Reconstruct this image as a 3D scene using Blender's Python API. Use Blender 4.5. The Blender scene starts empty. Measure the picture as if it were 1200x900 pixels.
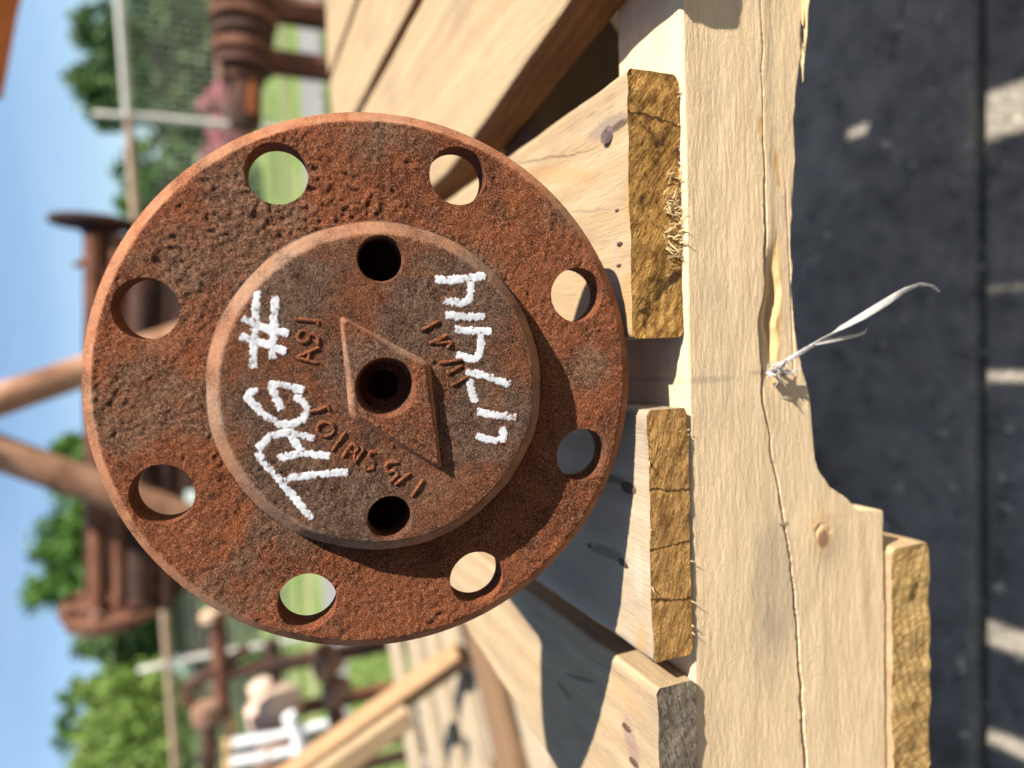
import bpy, bmesh, math, random
import numpy as np
from mathutils import Vector, Matrix

random.seed(7)
SC = bpy.context.scene
COL = SC.collection

# ------------------------------------------------------------------ camera
# phone held sideways: world "up" runs to the left of the picture
CAM = Vector((0.0, 0.0, 0.117))
F_PX = 800.0
AX = Vector((-0.0321, -0.3900, -0.9202))      # picture right, in the world
AY = Vector((-0.9986, -0.0265, 0.0461))       # picture down
AZ = Vector((-0.0423, 0.9204, -0.3886))       # view direction
cam_data = bpy.data.cameras.new('camera')
cam = bpy.data.objects.new('camera', cam_data)
COL.objects.link(cam)
m3 = Matrix((AX, -AY, -AZ)).transposed()
cam.matrix_world = Matrix.Translation(CAM) @ m3.to_4x4()
cam_data.sensor_width = 36.0
cam_data.lens = 36.0 * F_PX / 1200.0
cam_data.clip_start = 0.01
cam_data.clip_end = 2000.0
cam_data.dof.use_dof = True
cam_data.dof.focus_distance = 0.196
cam_data.dof.aperture_fstop = 6.0
SC.camera = cam

# ------------------------------------------------------------------ light
SUN = Vector((0.86, -0.34, 1.0)).normalized()  # towards the sun
world = bpy.data.worlds.new('World')
SC.world = world
world.use_nodes = True
wn = world.node_tree
sky = wn.nodes.new('ShaderNodeTexSky')
sky.sky_type = 'NISHITA'
sky.sun_disc = False
sky.sun_elevation = math.asin(SUN.z)
sky.sun_rotation = math.atan2(SUN.x, SUN.y)
sky.air_density = 1.0
sky.dust_density = 0.3
sky.ozone_density = 2.5
wtc = wn.nodes.new('ShaderNodeTexCoord')
wmp = wn.nodes.new('ShaderNodeMapping'); wmp.inputs['Scale'].default_value = (1.2, 1.2, 4.5)
wnz = wn.nodes.new('ShaderNodeTexNoise'); wnz.inputs['Scale'].default_value = 2.2; wnz.inputs['Detail'].default_value = 6; wnz.inputs['Roughness'].default_value = 0.6
wrp = wn.nodes.new('ShaderNodeMapRange'); wrp.inputs[1].default_value = 0.46; wrp.inputs[2].default_value = 0.80; wrp.inputs[4].default_value = 0.18
wmx = wn.nodes.new('ShaderNodeMix'); wmx.data_type = 'RGBA'; wmx.inputs[7].default_value = (5.6, 6.6, 7.6, 1)
wn.links.new(wtc.outputs['Generated'], wmp.inputs[0]); wn.links.new(wmp.outputs[0], wnz.inputs['Vector'])
wn.links.new(wnz.outputs['Fac'], wrp.inputs[0]); wn.links.new(wrp.outputs[0], wmx.inputs[0])
wn.links.new(sky.outputs[0], wmx.inputs[6])
wn.links.new(wmx.outputs[2], wn.nodes['Background'].inputs[0])
wn.nodes['Background'].inputs[1].default_value = 0.075
sl = bpy.data.lights.new('sun', 'SUN')
sl.energy = 5.0
sl.angle = math.radians(0.53)
sl.color = (1.0, 0.95, 0.86)
so = bpy.data.objects.new('sun', sl)
so.rotation_euler = SUN.to_track_quat('Z', 'Y').to_euler()
COL.objects.link(so)
SC.view_settings.view_transform = 'Standard'
SC.view_settings.look = 'None'
SC.view_settings.exposure = 1.15
SC.view_settings.gamma = 1.0

GROUND = -0.60


# ------------------------------------------------------------------ helpers
def ray(px, py):
    return AX * (px - 600.0) + AY * (py - 450.0) + AZ * F_PX


def on_y(px, py, y):
    v = ray(px, py)
    return CAM + v * (y / v.y)


def on_z(px, py, z):
    v = ray(px, py)
    return CAM + v * ((z - CAM.z) / v.z)


def tag(o, label=None, cat=None, group=None, kind=None):
    if label: o['label'] = label
    if cat: o['category'] = cat
    if group: o['group'] = group
    if kind: o['kind'] = kind
    return o


def empty(name, loc=(0, 0, 0), rot=None):
    o = bpy.data.objects.new(name, None)
    o.empty_display_size = 0.05
    o.location = loc
    if rot is not None: o.rotation_euler = rot
    COL.objects.link(o)
    return o


def link(name, me, mats, parent=None, loc=None, smooth=False):
    if not isinstance(mats, (list, tuple)): mats = [mats]
    for m in mats: me.materials.append(m)
    o = bpy.data.objects.new(name, me)
    COL.objects.link(o)
    if parent is not None: o.parent = parent
    if loc is not None: o.location = loc
    if smooth:
        me.polygons.foreach_set('use_smooth', [True] * len(me.polygons))
    return o


def mesh_np(name, V, Fc, mat_idx=None):
    me = bpy.data.meshes.new(name)
    Vl = V.tolist() if hasattr(V, 'tolist') else V
    Fl = Fc.tolist() if hasattr(Fc, 'tolist') else Fc
    me.from_pydata(Vl, [], Fl)
    if mat_idx is not None:
        me.polygons.foreach_set('material_index', np.asarray(mat_idx, dtype=np.int32))
    me.update()
    return me


class MB:
    """collects simple shapes into one mesh"""
    def __init__(s):
        s.v = []; s.f = []

    def add(s, V, Fc):
        n = len(s.v)
        s.v += [tuple(p) for p in V]
        s.f += [tuple(i + n for i in q) for q in Fc]
        return s

    def tube(s, pts, radii, seg=12, caps=True):
        pts = [Vector(p) for p in pts]
        if not isinstance(radii, (list, tuple)): radii = [radii] * len(pts)
        V = []; prev = None
        for i, p in enumerate(pts):
            d = (pts[min(i + 1, len(pts) - 1)] - pts[max(i - 1, 0)]).normalized()
            if d.length == 0: d = Vector((0, 0, 1))
            if prev is None:
                a = d.orthogonal().normalized()
            else:
                a = (prev - d * prev.dot(d))
                a = a.normalized() if a.length > 1e-6 else d.orthogonal().normalized()
            prev = a
            b = d.cross(a)
            for k in range(seg):
                t = 2 * math.pi * k / seg
                V.append(p + (a * math.cos(t) + b * math.sin(t)) * radii[i])
        Fc = []
        for i in range(len(pts) - 1):
            for k in range(seg):
                k2 = (k + 1) % seg
                Fc.append((i * seg + k, i * seg + k2, (i + 1) * seg + k2, (i + 1) * seg + k))
        if caps:
            Fc.append(tuple(range(seg - 1, -1, -1)))
            Fc.append(tuple((len(pts) - 1) * seg + k for k in range(seg)))
        return s.add(V, Fc)

    def cyl(s, a, b, r, r2=None, seg=20):
        return s.tube([a, b], [r, r if r2 is None else r2], seg)

    def lathe(s, a, axis, prof, seg=28):
        """prof: list of (distance along axis, radius)"""
        axis = Vector(axis).normalized(); a = Vector(a)
        u = axis.orthogonal().normalized(); w = axis.cross(u)
        V = []
        for d, r in prof:
            for k in range(seg):
                t = 2 * math.pi * k / seg
                V.append(a + axis * d + (u * math.cos(t) + w * math.sin(t)) * r)
        Fc = []
        for i in range(len(prof) - 1):
            for k in range(seg):
                k2 = (k + 1) % seg
                Fc.append((i * seg + k, i * seg + k2, (i + 1) * seg + k2, (i + 1) * seg + k))
        Fc.append(tuple(range(seg - 1, -1, -1)))
        Fc.append(tuple((len(prof) - 1) * seg + k for k in range(seg)))
        return s.add(V, Fc)

    def box(s, c, sx, sy, sz, R=None, bev=0.0):
        c = Vector(c); hx, hy, hz = sx / 2, sy / 2, sz / 2
        bm = bmesh.new()
        bmesh.ops.create_cube(bm, size=1.0)
        for v in bm.verts:
            v.co = Vector((v.co.x * sx, v.co.y * sy, v.co.z * sz))
        if bev > 0:
            bmesh.ops.bevel(bm, geom=bm.edges[:], offset=bev, segments=2, affect='EDGES', profile=0.5)
        bm.verts.index_update()
        V = [(R @ v.co if R else v.co) + c for v in bm.verts]
        Fc = [[v.index for v in f.verts] for f in bm.faces]
        bm.free()
        return s.add(V, Fc)

    def beam(s, a, b, w, h, bev=0.004, up=Vector((0, 0, 1))):
        a = Vector(a); b = Vector(b); d = (b - a)
        L = d.length; d.normalize()
        side = d.cross(up)
        side = side.normalized() if side.length > 1e-4 else d.orthogonal().normalized()
        u = side.cross(d)
        R = Matrix((side, d, u)).transposed()
        return s.box((a + b) / 2, w, L, h, R, bev)

    def torus(s, c, axis, R, r, seg=28, sub=8):
        axis = Vector(axis).normalized(); c = Vector(c)
        u = axis.orthogonal().normalized(); w = axis.cross(u)
        pts = []
        V = []
        for i in range(seg):
            t = 2 * math.pi * i / seg
            e = u * math.cos(t) + w * math.sin(t)
            for k in range(sub):
                q = 2 * math.pi * k / sub
                V.append(c + e * (R + r * math.cos(q)) + axis * r * math.sin(q))
        Fc = []
        for i in range(seg):
            i2 = (i + 1) % seg
            for k in range(sub):
                k2 = (k + 1) % sub
                Fc.append((i * sub + k, i2 * sub + k, i2 * sub + k2, i * sub + k2))
        return s.add(V, Fc)

    def build(s, name, mat, parent=None, smooth=False, org=None):
        V = s.v
        loc = None
        if org is not None:
            V = [(p[0] - org[0], p[1] - org[1], p[2] - org[2]) for p in V]
        me = bpy.data.meshes.new(name)
        me.from_pydata(V, [], s.f)
        me.update()
        o = link(name, me, mat, parent)
        if org is not None and parent is None: o.location = org
        if smooth:
            me.polygons.foreach_set('use_smooth', [True] * len(me.polygons))
            try:
                me.set_sharp_from_angle(angle=math.radians(40))
            except Exception:
                pass
        return o


def hash2(ix, iy, seed):
    h = (ix.astype(np.int64) * 374761393 + iy.astype(np.int64) * 668265263 + seed * 974634777) & 0x7fffffff
    h = ((h ^ (h >> 13)) * 1274126177) & 0x7fffffff
    h = h ^ (h >> 16)
    return (h & 0xffff) / 65535.0


def vnoise(x, y, seed=0):
    ix = np.floor(x); iy = np.floor(y)
    fx = x - ix; fy = y - iy
    fx = fx * fx * (3 - 2 * fx); fy = fy * fy * (3 - 2 * fy)
    a = hash2(ix, iy, seed); b = hash2(ix + 1, iy, seed)
    c = hash2(ix, iy + 1, seed); d = hash2(ix + 1, iy + 1, seed)
    return (a * (1 - fx) + b * fx) * (1 - fy) + (c * (1 - fx) + d * fx) * fy - 0.5


def fbm(x, y, octv=4, seed=0, gain=0.5):
    x = np.asarray(x, dtype=float); y = np.asarray(y, dtype=float)
    s = 0; a = 1.0
    for i in range(octv):
        s = s + a * vnoise(x * 2 ** i + 17.3 * i, y * 2 ** i - 9.1 * i, seed + i)
        a *= gain
    return s


def sstep(a, b, x):
    t = np.clip((x - a) / (b - a), 0, 1)
    return t * t * (3 - 2 * t)


# ------------------------------------------------------------------ materials
class Mat:
    def __init__(s, name, rough=0.8, spec=0.3, metal=0.0):
        s.m = bpy.data.materials.new(name)
        s.m.use_nodes = True
        s.t = s.m.node_tree
        s.b = s.t.nodes['Principled BSDF']
        s.b.inputs['Roughness'].default_value = rough
        s.b.inputs['Specular IOR Level'].default_value = spec
        s.b.inputs['Metallic'].default_value = metal

    def n(s, typ, **kw):
        nd = s.t.nodes.new(typ)
        for k, v in kw.items():
            if k.startswith('i_'):
                nd.inputs[k[2:].replace('_', ' ')].default_value = v
            else:
                setattr(nd, k, v)
        return nd

    def l(s, a, b):
        s.t.links.new(a, b)

    def obj(s, scale=(1, 1, 1), loc=(0, 0, 0), rnd=False):
        tc = s.n('ShaderNodeTexCoord')
        mp = s.n('ShaderNodeMapping')
        mp.inputs['Scale'].default_value = scale
        mp.inputs['Location'].default_value = loc
        s.l(tc.outputs['Object'], mp.inputs['Vector'])
        if rnd:
            oi = s.n('ShaderNodeObjectInfo')
            vm = s.n('ShaderNodeVectorMath', operation='SCALE')
            cx = s.n('ShaderNodeCombineXYZ')
            s.l(oi.outputs['Random'], cx.inputs[0]); 
            ml = s.n('ShaderNodeMath', operation='MULTIPLY'); ml.inputs[1].default_value = 7.3
            s.l(oi.outputs['Random'], ml.inputs[0]); s.l(ml.outputs[0], cx.inputs[1])
            s.l(oi.outputs['Random'], cx.inputs[2])
            s.l(cx.outputs[0], vm.inputs[0]); vm.inputs['Scale'].default_value = 3.0
            ad = s.n('ShaderNodeVectorMath', operation='ADD')
            s.l(mp.outputs[0], ad.inputs[0]); s.l(vm.outputs[0], ad.inputs[1])
            return ad.outputs[0]
        return mp.outputs[0]

    def noise(s, vec, scale, detail=4, rough=0.55, dist=0.0):
        nd = s.n('ShaderNodeTexNoise')
        nd.inputs['Scale'].default_value = scale
        nd.inputs['Detail'].default_value = detail
        nd.inputs['Roughness'].default_value = rough
        nd.inputs['Distortion'].default_value = dist
        s.l(vec, nd.inputs['Vector'])
        return nd.outputs['Fac']

    def voro(s, vec, scale, feature='F1'):
        nd = s.n('ShaderNodeTexVoronoi', feature=feature)
        nd.inputs['Scale'].default_value = scale
        s.l(vec, nd.inputs['Vector'])
        return nd.outputs['Distance']

    def ramp(s, fac, stops):
        nd = s.n('ShaderNodeValToRGB')
        cr = nd.color_ramp
        while len(cr.elements) > 1: cr.elements.remove(cr.elements[-1])
        cr.elements[0].position = stops[0][0]
        c = stops[0][1]; cr.elements[0].color = (*c, 1) if isinstance(c, tuple) else (c, c, c, 1)
        for p, c in stops[1:]:
            e = cr.elements.new(p)
            e.color = (*c, 1) if isinstance(c, tuple) else (c, c, c, 1)
        s.l(fac, nd.inputs[0])
        return nd.outputs[0]

    def mix(s, fac, a, b, blend='MIX'):
        nd = s.n('ShaderNodeMix', data_type='RGBA', blend_type=blend)
        if isinstance(fac, (int, float)): nd.inputs[0].default_value = fac
        else: s.l(fac, nd.inputs[0])
        for i, c in ((6, a), (7, b)):
            if isinstance(c, tuple): nd.inputs[i].default_value = (*c, 1)
            else: s.l(c, nd.inputs[i])
        return nd.outputs[2]

    def math(s, op, a, b=0.0, clamp=False):
        nd = s.n('ShaderNodeMath', operation=op)
        nd.use_clamp = clamp
        for i, c in ((0, a), (1, b)):
            if isinstance(c, (int, float)): nd.inputs[i].default_value = c
            else: s.l(c, nd.inputs[i])
        return nd.outputs[0]

    def bump(s, h, dist, strength=1.0, prev=None):
        nd = s.n('ShaderNodeBump')
        nd.inputs['Strength'].default_value = strength
        nd.inputs['Distance'].default_value = dist
        s.l(h, nd.inputs['Height'])
        if prev is not None: s.l(prev, nd.inputs['Normal'])
        s.l(nd.outputs[0], s.b.inputs['Normal'])
        return nd.outputs[0]

    def color(s, c):
        if isinstance(c, tuple): s.b.inputs['Base Color'].default_value = (*c, 1)
        else: s.l(c, s.b.inputs['Base Color'])
        return s


def rust_fine(name, dark=0.5, grey=0.5, tint=(1, 1, 1)):
    """close-up pitted rust"""
    M = Mat(name, 0.92, 0.12)
    v = M.obj()
    big = M.noise(v, 26, 5, 0.6)
    med = M.noise(v, 95, 6, 0.65, 0.4)
    fine = M.noise(v, 700, 6, 0.75)
    grain = M.noise(v, 2300, 4, 0.75)
    f = M.math('ADD', M.math('MULTIPLY', big, 0.68), M.math('MULTIPLY', med, 0.32))
    base = M.ramp(f, [(0.34, (0.060, 0.018, 0.010)), (0.43, (0.155, 0.040, 0.016)), (0.49, (0.26, 0.075, 0.028)),
                      (0.55, (0.24, 0.068, 0.030)), (0.62, (0.36, 0.145, 0.07)), (0.70, (0.28, 0.08, 0.045))])
    # grey brown crust patches
    g1 = M.noise(M.obj(loc=(3.1, 1.7, 0.4)), 34, 6, 0.7, 0.3)
    ag = M.n('ShaderNodeAttribute', attribute_name='grey').outputs['Fac']
    aw = M.n('ShaderNodeAttribute', attribute_name='sunlit_edge').outputs['Fac']
    g2 = M.math('ADD', g1, M.math('MULTIPLY', ag, 0.22))
    gm = M.ramp(g2, [(0.66 - 0.2 * grey, 0.0), (0.82 - 0.2 * grey, 0.8)])
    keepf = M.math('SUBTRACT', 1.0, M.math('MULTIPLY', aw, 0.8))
    crust = M.ramp(fine, [(0.32, (0.04, 0.026, 0.02)), (0.50, (0.145, 0.092, 0.064)), (0.66, (0.28, 0.20, 0.15))])
    c = M.mix(gm, base, crust)
    # dark scale flakes
    d1 = M.noise(M.obj(loc=(-2.0, 0.3, 5.0)), 130, 6, 0.75)
    c = M.mix(M.math('MULTIPLY', keepf, M.ramp(d1, [(0.60 - 0.14 * dark, 0.0), (0.72 - 0.14 * dark, 0.75)])), c, (0.045, 0.024, 0.017))
    # orange powder
    d2 = M.noise(M.obj(loc=(7.0, 2.3, 1.0)), 70, 6, 0.7)
    c = M.mix(M.ramp(d2, [(0.56, 0.0), (0.70, 0.7)]), c, (0.33, 0.10, 0.028))
    # fine speckle: bright crumbs, dark pores
    c = M.mix(M.math('MULTIPLY', keepf, M.ramp(fine, [(0.34, 1.0), (0.46, 0.0)])), c, (0.04, 0.013, 0.007))
    c = M.mix(M.math('MULTIPLY', keepf, M.ramp(grain, [(0.36, 0.85), (0.47, 0.0)])), c, (0.045, 0.014, 0.007))
    c = M.mix(M.ramp(grain, [(0.51, 0.0), (0.63, 0.8)]), c, (0.50, 0.27, 0.155))
    c = M.mix(M.math('MULTIPLY', aw, 0.38), c, (0.40, 0.235, 0.145))  # sunlight on the chamfers painted in as pale tan
    if tint != (1, 1, 1): c = M.mix(1.0, c, tint, 'MULTIPLY')
    M.color(c)
    vor = M.voro(M.obj(), 520)
    b = M.bump(med, 0.0010, 0.45)
    b = M.bump(fine, 0.0012, 0.9, b)
    M.l(M.math('MULTIPLY', keepf, 0.9), b.node.inputs['Strength'])
    b = M.bump(vor, 0.0005, 0.45, b)
    M.l(M.math('MULTIPLY', keepf, 0.45), b.node.inputs['Strength'])
    b = M.bump(grain, 0.0007, 1.0, b)
    M.l(M.math('MULTIPLY', keepf, 0.9), b.node.inputs['Strength'])
    return M.m


def rust_far(name, a=(0.05, 0.022, 0.014), b=(0.145, 0.058, 0.032), c=(0.22, 0.105, 0.062), sc=9):
    M = Mat(name, 0.85, 0.25)
    v = M.obj(rnd=True)
    n = M.noise(v, sc, 6, 0.65, 0.3)
    M.color(M.ramp(n, [(0.32, a), (0.5, b), (0.68, c)]))
    M.bump(M.noise(v, sc * 12, 4, 0.6), 0.004, 0.5)
    return M.m


def wood(name, axis='Y', light=(0.74, 0.56, 0.36), dark=(0.56, 0.37, 0.19), stain=(0.42, 0.32, 0.22), ring=70,
         saw=0.3, rough_b=0.5, stain_amt=0.5, ringmix=0.42, sb=0.3):
    M = Mat(name, 0.78, 0.2)
    v = M.obj(rnd=True)
    def stretch(sl, sc):
        mp = M.n('ShaderNodeMapping')
        s = [sc, sc, sc]; s['XYZ'.index(axis)] = sl
        mp.inputs['Scale'].default_value = s
        M.l(v, mp.inputs['Vector'])
        return mp.outputs[0]
    wv = M.n('ShaderNodeTexWave', wave_type='BANDS' if axis == 'X' else 'RINGS')
    if axis == 'X':
        wv.bands_direction = 'Z'
    else:
        wv.rings_direction = axis
    mp = M.n('ShaderNodeMapping')
    loc = [0.03, 0.03, 0.09]
    mp.inputs['Location'].default_value = loc
    ss = [1, 1, 1]; ss['XYZ'.index(axis)] = 0.12
    mp.inputs['Scale'].default_value = ss
    tc = M.n('ShaderNodeTexCoord')
    M.l(tc.outputs['Object'], mp.inputs['Vector'])
    M.l(mp.outputs[0], wv.inputs['Vector'])
    wv.inputs['Scale'].default_value = ring
    wv.inputs['Distortion'].default_value = 5.0
    wv.inputs['Detail'].default_value = 3.0
    wv.inputs['Detail Scale'].default_value = 0.35
    streak = M.noise(stretch(9, 170), 1.0, 5, 0.6)
    blotch = M.noise(stretch(14, 34), 1.0, 5, 0.6, 0.5)
    fibre = M.noise(stretch(90, 1500), 1.0, 4, 0.7)
    c = M.mix(M.math('MULTIPLY', wv.outputs['Fac'], ringmix), light, dark)
    c = M.mix(M.ramp(streak, [(0.45, 0.0), (0.75, 0.55)]), c, dark)
    c = M.mix(M.ramp(blotch, [(0.50, 0.0), (0.72, stain_amt)]), c, stain)
    c = M.mix(M.ramp(fibre, [(0.30, 0.40), (0.50, 0.0)]), c, (dark[0] * 0.6, dark[1] * 0.55, dark[2] * 0.5))
    c = M.mix(M.ramp(fibre, [(0.55, 0.0), (0.8, 0.45)]), c, (min(1, light[0] * 1.12), light[1] * 1.14, light[2] * 1.18))
    M.color(c)
    b = M.bump(fibre, 0.0009, rough_b)
    b = M.bump(streak, 0.0012, sb, b)
    if saw > 0:
        fuzz = M.noise(stretch(700, 1900), 1.0, 4, 0.75)
        M.bump(fuzz, 0.0008, saw, b)
    return M


def end_grain(name, light=(0.60, 0.40, 0.15), dark=(0.30, 0.165, 0.05), black=(0.05, 0.025, 0.010), tilt=0.6, blk=0.4, lines=1.0, checks=()):
    """rough sawn end: slanting torn fibres, growth rings, dirt, checks"""
    M = Mat(name, 0.92, 0.08)
    v = M.obj(rnd=True)
    def streaks(rot, sa, sb, detail=4):
        m1 = M.n('ShaderNodeMapping'); m1.inputs['Rotation'].default_value = (0, rot, 0)
        m2 = M.n('ShaderNodeMapping'); m2.inputs['Scale'].default_value = (sa, sa, sb)
        M.l(v, m1.inputs['Vector']); M.l(m1.outputs[0], m2.inputs['Vector'])
        return M.noise(m2.outputs[0], 1.0, detail, 0.65)
    wv = M.n('ShaderNodeTexWave', wave_type='RINGS'); wv.rings_direction = 'Y'
    mp = M.n('ShaderNodeMapping'); mp.inputs['Location'].default_value = (0.05 * math.cos(tilt), 0, 0.07)
    M.l(M.n('ShaderNodeTexCoord').outputs['Object'], mp.inputs['Vector'])
    M.l(mp.outputs[0], wv.inputs['Vector'])
    wv.inputs['Scale'].default_value = 85; wv.inputs['Distortion'].default_value = 2.5
    wv.inputs['Detail'].default_value = 3; wv.inputs['Detail Scale'].default_value = 1.2
    s1 = streaks(tilt, 110, 620); s2 = streaks(tilt + 0.15, 260, 1900, 3)
    fuzz = M.noise(v, 1300, 5, 0.75); fuzz2 = M.noise(v, 420, 5, 0.7)
    blot = M.noise(v, 60, 6, 0.72, 0.8)
    tone = M.noise(v, 22, 4, 0.6)
    c = M.mix(M.ramp(tone, [(0.35, 0.0), (0.65, 0.55)]), light, dark)
    c = M.mix(M.math('MULTIPLY', M.ramp(wv.outputs['Fac'], [(0.45, 0.0), (0.75, 1.0)]), 0.55 * lines, True), c, dark)
    c = M.mix(M.ramp(s1, [(0.36, 0.9), (0.52, 0.0)]), c, (dark[0] * .6, dark[1] * .55, dark[2] * .5))
    c = M.mix(M.ramp(s2, [(0.36, 0.8), (0.5, 0.0)]), c, (dark[0] * .4, dark[1] * .38, dark[2] * .35))
    c = M.mix(M.ramp(fuzz, [(0.54, 0.0), (0.70, 0.75)]), c, (min(.7, light[0] * 1.55), light[1] * 1.6, light[2] * 1.7))
    c = M.mix(M.ramp(fuzz2, [(0.32, 0.8), (0.46, 0.0)]), c, (dark[0] * .4, dark[1] * .36, dark[2] * .3))
    c = M.mix(M.ramp(blot, [(0.62 - 0.12 * blk, 0.0), (0.72 - 0.12 * blk, 0.9 * min(1, blk * 2))]), c, black)
    sepc = M.n('ShaderNodeSeparateXYZ'); M.l(M.n('ShaderNodeTexCoord').outputs['Object'], sepc.inputs[0])
    wobc = M.noise(M.obj(), 260, 4, 0.6)
    for cx, slope in checks:                    # drying splits across the end
        q = M.math('SUBTRACT', M.math('SUBTRACT', sepc.outputs[0], cx), M.math('MULTIPLY', sepc.outputs[2], slope))
        q = M.math('ABSOLUTE', M.math('ADD', q, M.math('MULTIPLY', M.math('SUBTRACT', wobc, 0.5), 0.004)))
        c = M.mix(M.ramp(M.math('MULTIPLY', q, 1000.0), [(0.22, 0.9), (0.55, 0.0)]), c, black)
    M.color(c)
    b = M.bump(s1, 0.0012, 0.6)
    b = M.bump(s2, 0.0008, 0.7, b)
    b = M.bump(fuzz2, 0.0008, 0.6, b)
    M.bump(fuzz, 0.0006, 0.8, b)
    return M.m


def plain(name, c, rough=0.6, var=0.25, sc=8, metal=0.0, bump=0.003):
    M = Mat(name, rough, 0.3, metal)
    v = M.obj(rnd=True)
    n = M.noise(v, sc, 5, 0.6)
    lo = tuple(x * (1 - var) for x in c); hi = tuple(min(1, x * (1 + var)) for x in c)
    M.color(M.ramp(n, [(0.3, lo), (0.7, hi)]))
    if bump: M.bump(M.noise(v, sc * 9, 4), bump, 0.4)
    return M.m


RUST = rust_fine('rusty_steel', 0.55, 0.50, (1.0, 0.93, 0.86))
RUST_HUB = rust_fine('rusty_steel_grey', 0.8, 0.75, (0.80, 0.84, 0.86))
RUST_BOSS = rust_fine('rusty_steel_boss', 0.7, 0.6, (0.88, 0.9, 0.92))
FAR_RUST = rust_far('weathered_rust')
FAR_RUST_DARK = rust_far('dark_rust', (0.022, 0.013, 0.010), (0.055, 0.027, 0.019), (0.12, 0.05, 0.033))
FAR_RUST_PALE = rust_far('pale_rust', (0.12, 0.06, 0.036), (0.22, 0.125, 0.08), (0.32, 0.20, 0.14))
ORANGE_RUST = rust_far('orange_rust', (0.26, 0.07, 0.02), (0.42, 0.13, 0.04), (0.5, 0.2, 0.08))

DECK = wood('pale_pine', 'Y', (0.44, 0.315, 0.18), (0.33, 0.205, 0.098), (0.23, 0.16, 0.11), 62, 0.25, 0.5, 0.6).m
STRINGER = wood('sawn_pine', 'X', (0.77, 0.575, 0.355), (0.63, 0.435, 0.245), (0.50, 0.37, 0.24), 16, 0.55, 0.3, 0.4, 0.10, 0.12)
END1 = end_grain('end_grain_golden', (0.64, 0.345, 0.105), (0.30, 0.135, 0.034), tilt=-0.7, blk=0.8, checks=((0.0285, 0.15),))
END2 = end_grain('end_grain_straw', (0.66, 0.375, 0.135), (0.36, 0.175, 0.055), tilt=-0.4, blk=0.25, checks=((0.0150, 0.1), (-0.0040, -0.05), (-0.020, 0.12)))
END3 = end_grain('end_grain_grey', (0.29, 0.235, 0.175), (0.15, 0.12, 0.09), tilt=0.2, blk=0.2)
END4 = end_grain('end_grain_pale', (0.68, 0.46, 0.20), (0.46, 0.26, 0.09), tilt=1.9, blk=0.0, lines=1.7)
BARK = wood('brown_bark_edge', 'Y', (0.24, 0.115, 0.042), (0.12, 0.055, 0.022), (0.05, 0.026, 0.013), 60, 0.4, 0.8, 0.8).m
NAIL = rust_far('nail_steel', (0.05, 0.035, 0.03), (0.13, 0.09, 0.08), (0.24, 0.16, 0.14), 400)

# stringer: darker handprint stain, knot and resin spots as marks in the wood itself
def finish_stringer(M):
    old = M.b.inputs['Base Color'].links[0].from_socket
    tc = M.n('ShaderNodeTexCoord').outputs['Object']
    sep = M.n('ShaderNodeSeparateXYZ'); M.l(tc, sep.inputs[0])
    X, Z = sep.outputs[0], sep.outputs[2]
    wob = M.noise(M.obj(), 60, 5, 0.65)
    def ell(cx, cz, rx, rz, soft, shear=0.0):
        dx = M.math('SUBTRACT', X, cx); dz = M.math('SUBTRACT', M.math('SUBTRACT', Z, cz), M.math('MULTIPLY', dx, shear))
        a = M.math('POWER', M.math('DIVIDE', dx, rx), 2.0)
        b = M.math('POWER', M.math('DIVIDE', dz, rz), 2.0)
        d = M.math('ADD', M.math('SQRT', M.math('ADD', a, b)), M.math('MULTIPLY', M.math('SUBTRACT', wob, 0.5), 0.9))
        return d, M.ramp(d, [(max(0.0, 1 - soft), 1.0), (min(1.0, 1 + soft * 0.01), 0.0)])
    c = old
    d, f = ell(-0.080, -0.0545, 0.030, 0.0125, 0.45, 0.10)
    c = M.mix(M.math('MULTIPLY', f, 0.42), c, (0.27, 0.22, 0.17))
    d, f = ell(-0.103, -0.050, 0.020, 0.009, 0.6, 0.10)
    c = M.mix(M.math('MULTIPLY', f, 0.28), c, (0.27, 0.22, 0.17))
    d, f = ell(-0.090, -0.097, 0.032, 0.0035, 0.8, 0.07)
    c = M.mix(M.math('MULTIPLY', f, 0.45), c, (0.36, 0.22, 0.10))
    d, f = ell(-0.066, -0.0745, 0.0135, 0.0085, 0.7)      # round the knot
    c = M.mix(M.math('MULTIPLY', f, 0.6), c, (0.58, 0.35, 0.15))
    d, f = ell(-0.0685, -0.0755, 0.0042, 0.0032, 0.35)
    c = M.mix(M.math('MULTIPLY', f, 0.85), c, (0.28, 0.13, 0.075))
    for cx, cz, rx, rz in ((0.0735, -0.0505, 0.004, 0.0013), (0.062, -0.0575, 0.006, 0.0018), (0.056, -0.0585, 0.003, 0.0012),
                           (-0.010, -0.027, 0.0016, 0.016), (-0.0085, -0.049, 0.0012, 0.006)):
        d, f = ell(cx, cz, rx, rz, 0.6)
        col = (0.55, 0.30, 0.08) if cx > 0.0 else (0.35, 0.28, 0.2)
        c = M.mix(M.math('MULTIPLY', f, 0.7 if cx > 0 else 0.45), c, col)
    # orange torn wood inside the gouge
    d, f = ell(0.012, -0.0565, 0.030, 0.0034, 0.35, -0.03)
    c = M.mix(M.math('MULTIPLY', f, 0.75), c, (0.62, 0.38, 0.14))
    M.color(c)
finish_stringer(STRINGER)
STRINGER = STRINGER.m


# ------------------------------------------------------------------ setting: ground
def sheet(name, pts, z, mat, sub=1):
    bm = bmesh.new()
    vs = [bm.verts.new((x, y, z)) for x, y in pts]
    bm.faces.new(vs)
    me = bpy.data.meshes.new(name); bm.to_mesh(me); bm.free()
    o = link(name, me, mat)
    o['kind'] = 'structure'
    return o


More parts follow.
